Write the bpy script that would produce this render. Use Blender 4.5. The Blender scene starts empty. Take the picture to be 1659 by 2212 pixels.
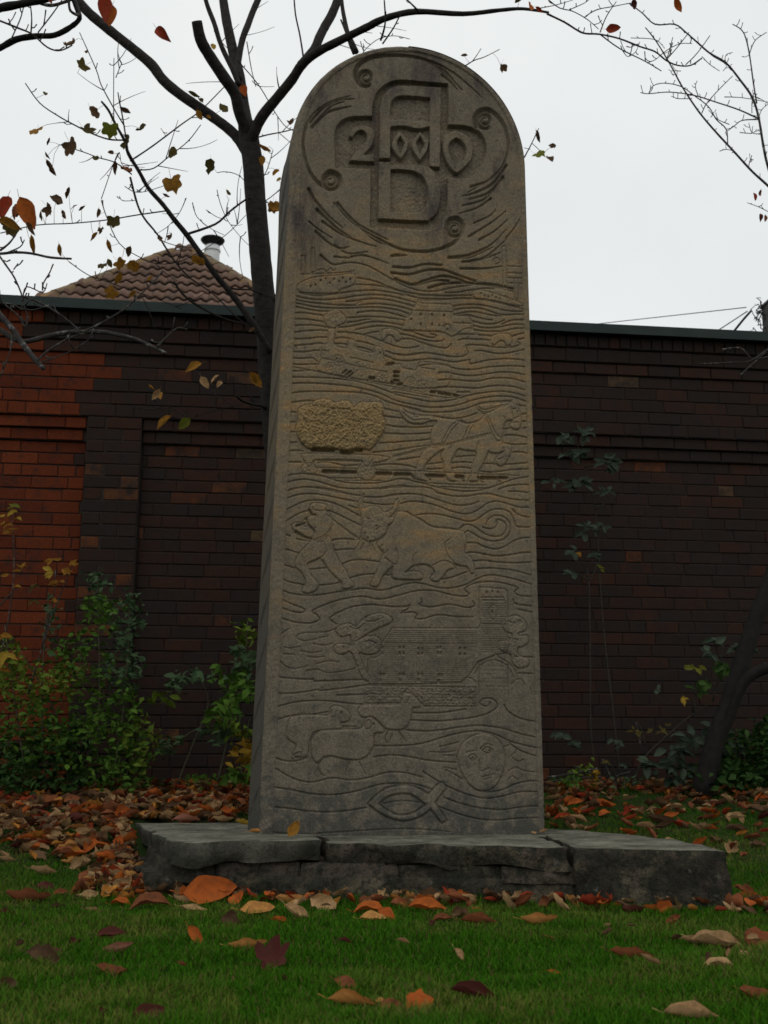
import bpy, bmesh, math, random
import numpy as np
from mathutils import Vector, Matrix, noise

random.seed(7)
rng = np.random.default_rng(11)
S = bpy.context.scene
COL = S.collection

# ------------------------------------------------------------------ camera
PITCH, YAW, FOC = math.radians(12.8), math.radians(-7.0), 2400.0
EYE = Vector((0.0, 0.0, 0.45))
cam_d = bpy.data.cameras.new('camera')
cam_d.sensor_fit = 'VERTICAL'
cam_d.sensor_height = 24.0
cam_d.lens = 24.0 * FOC / 2212.0
cam_d.clip_start = 0.05
cam_d.clip_end = 500.0
cam = bpy.data.objects.new('camera', cam_d)
COL.objects.link(cam)
cam.location = EYE
cam.rotation_euler = (math.radians(90) + PITCH, 0, YAW)
S.camera = cam
cam_d.dof.use_dof = True
cam_d.dof.focus_distance = 4.45
cam_d.dof.aperture_fstop = 5.0

# ------------------------------------------------------------------ sky, sun, exposure
SUN_EL, SUN_ROT = math.radians(62), math.radians(200)
W = bpy.data.worlds.new('World')
S.world = W
W.use_nodes = True
nt = W.node_tree
nt.nodes.clear()
n_out = nt.nodes.new('ShaderNodeOutputWorld')
n_bg = nt.nodes.new('ShaderNodeBackground')
n_bg.inputs['Strength'].default_value = 0.1
n_sky = nt.nodes.new('ShaderNodeTexSky')
n_sky.sky_type = 'NISHITA'
n_sky.sun_disc = False
n_sky.sun_elevation = SUN_EL
n_sky.sun_rotation = SUN_ROT
n_mix = nt.nodes.new('ShaderNodeMix')
n_mix.data_type = 'RGBA'
n_mix.inputs[0].default_value = 0.96           # a closed cloud sheet over the clear sky
n_tc = nt.nodes.new('ShaderNodeTexCoord')
n_cl = nt.nodes.new('ShaderNodeTexNoise')
n_cl.inputs['Scale'].default_value = 3.0
n_cl.inputs['Detail'].default_value = 4
n_cr = nt.nodes.new('ShaderNodeValToRGB')
n_cr.color_ramp.elements[0].position = 0.3
n_cr.color_ramp.elements[0].color = (7.9, 8.25, 8.35, 1)
n_cr.color_ramp.elements[1].position = 0.7
n_cr.color_ramp.elements[1].color = (8.95, 9.15, 9.0, 1)
nt.links.new(n_tc.outputs['Generated'], n_cl.inputs['Vector'])
nt.links.new(n_cl.outputs['Fac'], n_cr.inputs['Fac'])
nt.links.new(n_sky.outputs['Color'], n_mix.inputs[6])
nt.links.new(n_cr.outputs['Color'], n_mix.inputs[7])
nt.links.new(n_mix.outputs[2], n_bg.inputs['Color'])
nt.links.new(n_bg.outputs[0], n_out.inputs[0])

sun_d = bpy.data.lights.new('sun', 'SUN')
sun_d.energy = 0.5
sun_d.angle = math.radians(40)
sun_d.color = (1.0, 0.97, 0.92)
sun = bpy.data.objects.new('sun', sun_d)
COL.objects.link(sun)
sun.rotation_euler = (math.radians(90) - SUN_EL, 0, math.radians(-20))

S.view_settings.view_transform = 'Standard'
S.view_settings.look = 'None'
S.view_settings.exposure = 0.0
S.view_settings.gamma = 1.0
S.cycles.max_bounces = 5
S.cycles.diffuse_bounces = 3
S.cycles.use_denoising = True
S.cycles.filter_width = 1.6

# ------------------------------------------------------------------ helpers
CY, SY = math.cos(YAW), math.sin(YAW)
CP, SP = math.cos(PITCH), math.sin(PITCH)

def ray(px, py):
    """direction in which a point of the photograph (1659 x 2212 measure) is seen"""
    x, y = (px - 829.5) / FOC, -(py - 1106.0) / FOC
    d = Vector((x, CP - y * SP, SP + y * CP))
    return Vector((CY * d.x - SY * d.y, SY * d.x + CY * d.y, d.z))

def P(px, py, Y):
    d = ray(px, py)
    return EYE + d * (Y / d.y)

def Pz(px, py, Z):
    d = ray(px, py)
    return EYE + d * ((Z - EYE.z) / d.z)

def gz(x, y):
    t = min(max((y - 4.0) / 2.7, 0.0), 1.0)
    h = 0.30 * t * t * (3 - 2 * t)
    return h + 0.018 * noise.noise(Vector((x * 1.3, y * 1.3, 3.1))) + 0.006 * noise.noise(Vector((x * 5, y * 5, 1.7)))

def Pg(px, py):
    """where the ray meets the lawn"""
    d = ray(px, py)
    lo, t = 1.5, 1.5
    while t < 12:
        p = EYE + d * t
        if p.z < gz(p.x, p.y):
            break
        t += 0.02
    return Vector((p.x, p.y, gz(p.x, p.y)))

def sz_of(px, p):
    """metres that px photo pixels measure at the point p"""
    fw = Vector((-SY * CP, CY * CP, SP))
    return px / FOC * (p - EYE).dot(fw)

def tag(o, label=None, cat=None, group=None, kind=None):
    if label: o['label'] = label
    if cat: o['category'] = cat
    if group: o['group'] = group
    if kind: o['kind'] = kind
    return o

def empty(name, loc=(0, 0, 0)):
    o = bpy.data.objects.new(name, None)
    o.empty_display_size = 0.1
    COL.objects.link(o)
    o.location = loc
    return o

def link(name, me, parent=None, mat=None):
    o = bpy.data.objects.new(name, me)
    COL.objects.link(o)
    if mat is not None and len(me.materials) == 0:
        me.materials.append(mat)
    if parent is not None:
        o.parent = parent
        o.matrix_parent_inverse = Matrix.Translation(-Vector(parent.location))
    return o

class MB:
    """collects verts and faces and builds ONE mesh"""
    def __init__(s):
        s.v, s.f = [], []
    def add(s, vs, fs):
        b = len(s.v)
        s.v.extend(vs)
        s.f.extend([tuple(i + b for i in f) for f in fs])
    def box(s, x0, x1, y0, y1, z0, z1):
        s.add([(x0, y0, z0), (x1, y0, z0), (x1, y1, z0), (x0, y1, z0), (x0, y0, z1), (x1, y0, z1), (x1, y1, z1), (x0, y1, z1)],
              [(0, 3, 2, 1), (4, 5, 6, 7), (0, 1, 5, 4), (1, 2, 6, 5), (2, 3, 7, 6), (3, 0, 4, 7)])
    def tube(s, pts, rad, seg=6, knobs=0.0):
        pts = [Vector(p) for p in pts]
        n = len(pts)
        if isinstance(rad, (int, float)): rad = [rad] * n
        rings, prev = [], None
        for i in range(n):
            t = (pts[min(i + 1, n - 1)] - pts[max(i - 1, 0)])
            if t.length < 1e-9: t = Vector((0, 0, 1))
            t.normalize()
            a = Vector((0, 1, 0)) if prev is None else prev
            a = a - t * a.dot(t)
            if a.length < 1e-4: a = Vector((1, 0, 0)) - t * t.x
            a.normalize(); prev = a
            b = t.cross(a)
            r = rad[i]
            if knobs: r *= 1 + knobs * random.uniform(-1, 1)
            rings.append([pts[i] + (a * math.cos(k * math.tau / seg) + b * math.sin(k * math.tau / seg)) * r for k in range(seg)])
        vs = [tuple(p) for ring in rings for p in ring]
        fs = []
        for i in range(n - 1):
            for k in range(seg):
                k2 = (k + 1) % seg
                fs.append((i * seg + k, i * seg + k2, (i + 1) * seg + k2, (i + 1) * seg + k))
        fs.append(tuple(range(seg))[::-1])
        fs.append(tuple((n - 1) * seg + k for k in range(seg)))
        s.add(vs, fs)
    def mesh(s, name, smooth=False):
        me = bpy.data.meshes.new(name)
        me.from_pydata([tuple(v) for v in s.v], [], s.f)
        if smooth:
            me.polygons.foreach_set('use_smooth', [True] * len(me.polygons))
        me.update()
        return me
    def build(s, name, mat, parent=None, smooth=False):
        return link(name, s.mesh(name, smooth), parent, mat)

def np_mesh(name, V, F, smooth=True):
    """fast mesh from arrays; F is (n,4) or (n,3)"""
    me = bpy.data.meshes.new(name)
    n, k = F.shape
    me.vertices.add(len(V)); me.vertices.foreach_set('co', np.ascontiguousarray(V, np.float32).ravel())
    me.loops.add(n * k); me.loops.foreach_set('vertex_index', np.ascontiguousarray(F, np.int32).ravel())
    me.polygons.add(n)
    me.polygons.foreach_set('loop_start', np.arange(0, n * k, k, dtype=np.int32))
    me.polygons.foreach_set('loop_total', np.full(n, k, np.int32))
    me.polygons.foreach_set('use_smooth', np.full(n, smooth, bool))
    me.update()
    return me

def smooth_path(pts, sub=4):
    """Catmull-Rom through points (tuples of any size)"""
    A = [np.array(p, float) for p in pts]
    if len(A) < 3: 
        return [A[0] + (A[-1] - A[0]) * i / sub for i in range(sub + 1)]
    out = []
    for i in range(len(A) - 1):
        p0, p1, p2, p3 = A[max(i - 1, 0)], A[i], A[i + 1], A[min(i + 2, len(A) - 1)]
        for j in range(sub):
            t = j / sub
            out.append(0.5 * (2 * p1 + (p2 - p0) * t + (2 * p0 - 5 * p1 + 4 * p2 - p3) * t * t + (3 * p1 - p0 - 3 * p2 + p3) * t ** 3))
    out.append(A[-1])
    return out

# ------------------------------------------------------------------ materials
class NT:
    def __init__(s, name, rough=0.85, spec=0.25):
        s.m = bpy.data.materials.new(name); s.m.use_nodes = True
        s.t = s.m.node_tree; s.b = s.t.nodes['Principled BSDF']
        s.b.inputs['Roughness'].default_value = rough
        s.b.inputs['Specular IOR Level'].default_value = spec
        s.geo = s.t.nodes.new('ShaderNodeNewGeometry')
        s.pos = s.geo.outputs['Position']
    def n(s, ty, **kw):
        x = s.t.nodes.new(ty)
        for k, v in kw.items():
            if hasattr(x, k): setattr(x, k, v)
            else: x.inputs[k].default_value = v
        return x
    def l(s, a, b): s.t.links.new(a, b)
    def noise(s, scale, detail=4, rough=0.55, vec=None, stretch=None):
        v = vec or s.pos
        if stretch:
            mp = s.n('ShaderNodeMapping'); mp.inputs['Scale'].default_value = stretch
            s.l(v, mp.inputs['Vector']); v = mp.outputs[0]
        x = s.n('ShaderNodeTexNoise', Scale=scale, Detail=detail, Roughness=rough)
        s.l(v, x.inputs['Vector'])
        return x.outputs['Fac']
    def voro(s, scale, vec=None):
        x = s.n('ShaderNodeTexVoronoi', Scale=scale)
        s.l(vec or s.pos, x.inputs['Vector'])
        return x.outputs['Distance']
    def ramp(s, fac, stops):
        r = s.n('ShaderNodeValToRGB')
        e = r.color_ramp.elements
        while len(e) < len(stops): e.new(0.5)
        for i, (p, c) in enumerate(stops):
            e[i].position = p
            e[i].color = (c, c, c, 1) if isinstance(c, (int, float)) else (*c, 1)
        s.l(fac, r.inputs['Fac'])
        return r.outputs['Color']
    def mix(s, fac, a, b, mode='MIX'):
        x = s.n('ShaderNodeMix'); x.data_type = 'RGBA'; x.blend_type = mode
        for v, i in ((fac, 0), (a, 6), (b, 7)):
            if hasattr(v, 'is_linked'): s.l(v, x.inputs[i])
            elif isinstance(v, (int, float)): x.inputs[i].default_value = v if i == 0 else (v, v, v, 1)
            else: x.inputs[i].default_value = (*v, 1)
        return x.outputs[2]
    def math(s, op, a, b=0.0):
        x = s.n('ShaderNodeMath', operation=op)
        for v, i in ((a, 0), (b, 1)):
            if hasattr(v, 'is_linked'): s.l(v, x.inputs[i])
            else: x.inputs[i].default_value = v
        return x.outputs[0]
    def xyz(s, vec=None):
        x = s.n('ShaderNodeSeparateXYZ'); s.l(vec or s.pos, x.inputs[0]); return x.outputs
    def rnd(s): return s.n('ShaderNodeObjectInfo').outputs['Random']
    def attr(s, name):
        x = s.n('ShaderNodeAttribute'); x.attribute_name = name; return x.outputs['Color']
    def col(s, c): s.l(c, s.b.inputs['Base Color'])
    def bump(s, h, strength=0.4, dist=0.004):
        x = s.n('ShaderNodeBump'); x.inputs['Strength'].default_value = strength; x.inputs['Distance'].default_value = dist
        s.l(h, x.inputs['Height']); s.l(x.outputs[0], s.b.inputs['Normal'])

def stone_mat(name, ochre=0.0, rough_grain=1.0, dark_mix=0.0):
    t = NT(name, 0.9, 0.15)
    z = t.xyz()[2]
    big = t.noise(3.0, 5, 0.6)
    mid = t.noise(11.0, 5, 0.6)
    grain = t.noise(190.0, 2, 0.7)
    grey = t.ramp(mid, [(0.3, (0.108, 0.092, 0.070)), (0.7, (0.152, 0.128, 0.096))])
    och = t.ramp(t.noise(7.0, 5, 0.6, stretch=(1.0, 1.0, 3.2)), [(0.32, (0.160, 0.128, 0.088)), (0.5, (0.20, 0.150, 0.088)), (0.66, (0.255, 0.160, 0.074))])
    # iron-stained beds run across the middle of the block
    band = t.ramp(t.math('ADD', z, t.math('MULTIPLY', t.math('SUBTRACT', big, 0.5), 1.1)),
                  [(0.0, 0.05), (0.25, 0.12), (0.55, 0.75), (0.78, 0.55), (1.0, 0.2)])
    sc = t.n('ShaderNodeMapRange'); sc.inputs['From Min'].default_value = 0.2; sc.inputs['From Max'].default_value = 3.6
    t.l(z, sc.inputs['Value'])
    band = t.ramp(t.math('ADD', sc.outputs[0], t.math('MULTIPLY', t.math('SUBTRACT', big, 0.5), 0.55)),
                  [(0.0, 0.02), (0.22, 0.12), (0.42, 0.9), (0.66, 0.85), (0.80, 0.25), (1.0, 0.1)])
    c = t.mix(band, grey, och)
    if ochre: c = t.mix(ochre, c, (0.26, 0.175, 0.075))
    if dark_mix: c = t.mix(dark_mix, c, (0.042, 0.043, 0.036))
    # rain streaks and black crust near the head
    streak = t.ramp(t.noise(8.5, 6, 0.66, stretch=(1.0, 1.0, 0.30)), [(0.50, 0.0), (0.66, 1.0)])
    head = t.ramp(sc.outputs[0], [(0.60, 0.0), (0.74, 0.9), (0.95, 0.8)])
    c = t.mix(t.math('MULTIPLY', streak, head), c, (0.050, 0.039, 0.037))
    # lichen blots near the foot
    foot = t.ramp(sc.outputs[0], [(0.0, 1.0), (0.045, 0.9), (0.09, 0.6), (0.30, 0.4), (0.5, 0.05)])
    blot = t.ramp(t.math('ADD', t.noise(17.0, 6, 0.7), t.math('MULTIPLY', t.ramp(sc.outputs[0], [(0.0, 1.0), (0.035, 0.55), (0.07, 0.0)]), 0.14)), [(0.50, 0.0), (0.64, 1.0)])
    c = t.mix(t.math('MULTIPLY', t.math('MULTIPLY', blot, foot), 0.8), c, (0.05, 0.052, 0.045))
    spots = t.ramp(t.noise(55.0, 2, 0.5), [(0.66, 0.0), (0.72, 0.65)])
    c = t.mix(spots, c, (0.055, 0.055, 0.052))
    c = t.mix(0.6, c, t.ramp(grain, [(0.3, 0.2), (0.7, 0.85)]), 'OVERLAY')
    c = t.mix(0.26, c, t.ramp(t.noise(75, 4, 0.7), [(0.32, 0.25), (0.68, 0.78)]), 'OVERLAY')
    t.col(c)
    t.bump(t.math('ADD', grain, t.math('MULTIPLY', t.noise(60, 3, 0.6), 1.2)), 0.38 * rough_grain, 0.003)
    return t.m

MAT_STONE = stone_mat('weathered_sandstone')
MAT_HAY = stone_mat('ochre_sandstone', 0.7, 1.6)
MAT_FLANK = stone_mat('dark_sandstone', 0.0, 1.0, 0.62)  # same sandstone mixed with a dark grey-green for the sides and back

def rock_mat(name, warm=None):
    t = NT(name, 0.92, 0.15)
    a = t.noise(7, 6, 0.65)
    g = t.noise(150, 2, 0.7)
    c = t.ramp(a, [(0.3, (0.013, 0.012, 0.009)), (0.5, (0.046, 0.040, 0.028)), (0.68, (0.125, 0.105, 0.07))])
    if warm: c = t.mix(0.6, c, warm)
    moss = t.ramp(t.noise(20, 5, 0.6), [(0.5, 0.0), (0.62, 0.85)])
    c = t.mix(moss, c, (0.022, 0.025, 0.018))
    pink = t.ramp(t.noise(9, 3), [(0.58, 0), (0.68, 0.6)])
    c = t.mix(pink, c, (0.10, 0.074, 0.058))
    white = t.ramp(t.noise(24, 4), [(0.64, 0), (0.72, 0.45)])
    c = t.mix(white, c, (0.19, 0.185, 0.165))
    c = t.mix(t.ramp(t.noise(58, 5, 0.7), [(0.48, 0.0), (0.62, 0.75)]), c, (0.012, 0.012, 0.009))
    c = t.mix(0.4, c, t.ramp(g, [(0.3, 0.25), (0.7, 0.8)]), 'OVERLAY')
    t.col(c); t.bump(t.math('ADD', t.noise(38, 6, 0.7), t.math('MULTIPLY', g, 0.4)), 1.0, 0.016)
    return t.m
MAT_ROCK = rock_mat('plinth_rock')
MAT_BED = rock_mat('pinkish_rock', (0.085, 0.066, 0.052))
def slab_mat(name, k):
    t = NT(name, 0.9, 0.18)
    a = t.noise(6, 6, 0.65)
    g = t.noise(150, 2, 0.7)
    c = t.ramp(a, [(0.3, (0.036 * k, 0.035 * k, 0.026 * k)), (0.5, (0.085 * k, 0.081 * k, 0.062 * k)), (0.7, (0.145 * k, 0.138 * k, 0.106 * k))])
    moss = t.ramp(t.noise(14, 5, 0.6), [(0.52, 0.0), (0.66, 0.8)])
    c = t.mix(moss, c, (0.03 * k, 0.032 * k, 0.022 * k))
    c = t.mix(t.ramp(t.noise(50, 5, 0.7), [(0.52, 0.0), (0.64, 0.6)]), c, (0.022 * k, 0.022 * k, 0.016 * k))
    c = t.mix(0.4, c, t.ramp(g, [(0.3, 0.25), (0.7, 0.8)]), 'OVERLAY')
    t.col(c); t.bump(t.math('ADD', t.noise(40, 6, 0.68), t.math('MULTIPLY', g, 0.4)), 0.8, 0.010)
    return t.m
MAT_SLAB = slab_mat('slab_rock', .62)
MAT_SKYLIT = slab_mat('painted_skylit_top', 1.6)  # paler copy of the slab rock for top faces; skylight painted into the colour

def brick_mat(name, lo, mid, hi, soot, sootcol=(0.021, 0.0165, 0.0155), stuff=False):
    t = NT(name, 0.9, 0.12)
    r = t.attr('tint') if stuff else t.rnd()
    c = t.ramp(r, [(0.0, lo), (0.5, mid), (1.0, hi)])
    s = t.ramp(t.noise(13, 5, 0.65), [(soot - 0.12, 0.0), (soot + 0.12, 0.92)])
    c = t.mix(s, c, sootcol)
    c = t.mix(0.5, c, t.ramp(t.noise(120, 3, 0.7), [(0.3, 0.2), (0.7, 0.8)]), 'OVERLAY')
    t.col(c); t.bump(t.noise(90, 4, 0.7), 0.6, 0.004)
    return t.m
B_ORANGE = ((0.080, 0.0175, 0.007), (0.102, 0.022, 0.008), (0.120, 0.027, 0.009))
B_DARK = ((0.027, 0.0155, 0.0120), (0.033, 0.0165, 0.0120), (0.041, 0.0175, 0.0115))
B_SOOTY = ((0.021, 0.0145, 0.0120), (0.026, 0.0160, 0.0128), (0.030, 0.0170, 0.0128))
B_GLOW = ((0.075, 0.026, 0.012), (0.10, 0.033, 0.012), (0.075, 0.048, 0.027))
MAT_BRICK = {k: brick_mat('brick_' + k, *v, s) for k, v, s in
             (('orange', B_ORANGE, 0.63), ('dark', B_DARK, 0.58), ('sooty', B_SOOTY, 0.5), ('glow', B_GLOW, 0.52))}
MAT_BRICK_ST = {k: brick_mat('brick_joined_' + k, *v, s, stuff=True) for k, v, s in
                (('orange', B_ORANGE, 0.68), ('dark', B_DARK, 0.58), ('sooty', B_SOOTY, 0.5), ('glow', B_GLOW, 0.52))}

def simple(name, c0, c1, scale=20, rough=0.8, bump=0.3, bs=60, bd=0.004, spec=0.2, stretch=None):
    t = NT(name, rough, spec)
    t.col(t.ramp(t.noise(scale, 5, 0.6, stretch=stretch), [(0.3, c0), (0.7, c1)]))
    if bump: t.bump(t.noise(bs, 4, 0.6, stretch=stretch), bump, bd)
    return t.m
MAT_MORTAR = simple('mortar', (0.016, 0.012, 0.010), (0.034, 0.025, 0.020), 30)
MAT_COPING = simple('green_coping', (0.012, 0.022, 0.020), (0.020, 0.032, 0.028), 8, 0.55, 0.1)
MAT_BARK = simple('sycamore_bark', (0.007, 0.0065, 0.006), (0.032, 0.027, 0.022), 22, 0.9, 1.0, 70, 0.006, stretch=(1, 1, 2.0))
def twig_mat():
    t = NT('cherry_bark', 0.85, 0.15)
    c = t.ramp(t.noise(40, 5, 0.6), [(0.3, (0.022, 0.019, 0.018)), (0.7, (0.06, 0.053, 0.048))])
    c = t.mix(t.ramp(t.noise(34, 4, 0.7), [(0.55, 0.0), (0.68, 0.8)]), c, (0.24, 0.24, 0.22))
    t.col(c); t.bump(t.noise(90, 4), 0.5, 0.004)
    return t.m
MAT_TWIG = twig_mat()
MAT_DARKBARK = simple('dark_bark', (0.006, 0.0055, 0.005), (0.016, 0.014, 0.012), 30, 0.9, 0.6, 70, 0.006)
MAT_STEM = simple('green_stem', (0.035, 0.035, 0.018), (0.09, 0.085, 0.05), 30, 0.8, 0.2)
MAT_ELDER = simple('elder_stem', (0.022, 0.02, 0.014), (0.055, 0.05, 0.038), 30, 0.85, 0.2)
MAT_SOIL = simple('soil', (0.018, 0.013, 0.008), (0.045, 0.035, 0.02), 14, 0.95, 0.8, 40, 0.02)
MAT_WHITE = simple('white_flue', (0.62, 0.63, 0.63), (0.74, 0.74, 0.73), 12, 0.5, 0.0)
MAT_BLACK = simple('black_cowl', (0.012, 0.012, 0.014), (0.022, 0.022, 0.024), 12, 0.5, 0.0)
MAT_CONC = simple('dark_chimney_render', (0.05, 0.05, 0.048), (0.10, 0.098, 0.092), 9, 0.9, 0.5, 40, 0.01)
MAT_RENDER = simple('house_wall', (0.2, 0.16, 0.13), (0.26, 0.2, 0.16), 9, 0.9, 0.3)
MAT_CABLE = simple('cable', (0.015, 0.015, 0.016), (0.02, 0.02, 0.02), 9, 0.6, 0)

def tile_mat(name, c0, c1, c2):
    t = NT(name, 0.85, 0.15)
    c = t.ramp(t.rnd(), [(0.0, c0), (0.5, c1), (1.0, c2)])
    c = t.mix(t.ramp(t.noise(6, 5, 0.65), [(0.5, 0.0), (0.7, 0.75)]), c, (0.05, 0.045, 0.042))
    t.col(c); t.bump(t.noise(40, 4, 0.6), 0.4, 0.006)
    return t.m
MAT_TILE = tile_mat('roof_tile', (0.115, 0.072, 0.054), (0.155, 0.092, 0.066), (0.18, 0.112, 0.086))
MAT_HIP = tile_mat('hip_tile', (0.16, 0.095, 0.04), (0.2, 0.12, 0.05), (0.14, 0.1, 0.06))

def leaf_mat(name, c0, c1, vein=0.25, rough=0.75, attr=False, transl=0.15):
    t = NT(name, rough, 0.1)
    if attr:
        c = t.attr('tint')
    else:
        c = t.ramp(t.rnd(), [(0.0, c0), (1.0, c1)])
    tc = t.n('ShaderNodeTexCoord').outputs['Object']
    ob = None if attr else tc
    dk = t.ramp(t.noise(30 if attr else 4.5, 5, 0.65, vec=ob), [(0.45, 0.0), (0.75, vein * 1.6)])
    c = t.mix(dk, c, (0.05, 0.022, 0.012))
    lt = t.ramp(t.noise(22 if attr else 3.0, 3, 0.5, vec=ob), [(0.5, 0.0), (0.8, 0.55)])
    c = t.mix(lt, c, t.mix(1.0, c, (1.5, 1.7, 1.6), 'MULTIPLY'))
    if not attr:
        vx = t.n('ShaderNodeTexWave', Scale=3.2, Distortion=2.0, Detail=1.0); vx.bands_direction = 'DIAGONAL'
        t.l(tc, vx.inputs['Vector'])
        c = t.mix(t.ramp(vx.outputs['Fac'], [(0.0, 0.14), (0.18, 0.0)]), c, (0.06, 0.03, 0.015))
    t.col(c)
    t.bump(t.noise(120, 3, 0.6), 0.35, 0.002)
    if transl:
        tr = t.n('ShaderNodeBsdfTranslucent'); t.l(c, tr.inputs['Color'])
        mx = t.n('ShaderNodeMixShader'); mx.inputs[0].default_value = transl
        t.l(t.b.outputs[0], mx.inputs[1]); t.l(tr.outputs[0], mx.inputs[2])
        t.l(mx.outputs[0], t.t.nodes['Material Output'].inputs['Surface'])
    return t.m
LEAF = {
    'orange': leaf_mat('leaf_orange', (0.34, 0.075, 0.012), (0.40, 0.10, 0.018), 0.35),
    'amber': leaf_mat('leaf_amber', (0.42, 0.19, 0.05), (0.48, 0.23, 0.07), 0.35),
    'red': leaf_mat('leaf_red', (0.24, 0.03, 0.012), (0.33, 0.045, 0.015), 0.4),
    'russet': leaf_mat('leaf_russet', (0.17, 0.055, 0.022), (0.24, 0.075, 0.03), 0.5),
    'maroon': leaf_mat('leaf_maroon', (0.075, 0.018, 0.015), (0.10, 0.028, 0.02), 0.4),
    'tan': leaf_mat('leaf_tan', (0.32, 0.20, 0.095), (0.44, 0.27, 0.13), 0.4),
    'pink': leaf_mat('leaf_pink', (0.33, 0.14, 0.09), (0.36, 0.17, 0.11), 0.3),
    'brown': leaf_mat('leaf_brown', (0.075, 0.042, 0.022), (0.14, 0.08, 0.04), 0.5),
    'yellow': leaf_mat('leaf_yellow', (0.30, 0.20, 0.025), (0.34, 0.22, 0.03), 0.3),
    'olive': leaf_mat('leaf_olive', (0.07, 0.06, 0.018), (0.11, 0.085, 0.022), 0.5, transl=0.3),
    'lime': leaf_mat('leaf_lime', (0.11, 0.13, 0.015), (0.16, 0.16, 0.02), 0.3, transl=0.3),
    'gold': leaf_mat('leaf_gold', (0.26, 0.12, 0.015), (0.32, 0.15, 0.02), 0.5, transl=0.3),
    'bluegreen': leaf_mat('leaf_bluegreen', (0.032, 0.050, 0.034), (0.055, 0.075, 0.050), 0.12),
    'green': leaf_mat('leaf_green', (0.025, 0.06, 0.014), (0.05, 0.10, 0.02), 0.2),
}
MAT_LITTER = leaf_mat('leaf_litter', None, None, 0.45, attr=True)
MAT_FOLIAGE = leaf_mat('foliage', None, None, 0.1, attr=True)
def grass_mat():
    t = NT('grass_blade', 0.8, 0.04)
    c = t.attr('tint')
    t.col(c)
    tr = t.n('ShaderNodeBsdfTranslucent'); t.l(c, tr.inputs['Color'])
    mx = t.n('ShaderNodeMixShader'); mx.inputs[0].default_value = 0.25
    t.l(t.b.outputs[0], mx.inputs[1]); t.l(tr.outputs[0], mx.inputs[2])
    t.l(mx.outputs[0], t.t.nodes['Material Output'].inputs['Surface'])
    return t.m
MAT_GRASS = grass_mat()

def set_tint(me, cols):
    """per-vertex colour"""
    a = me.color_attributes.new('tint', 'FLOAT_COLOR', 'POINT')
    c = np.ones((len(me.vertices), 4), np.float32); c[:, :3] = cols
    a.data.foreach_set('color', c.ravel())

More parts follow.
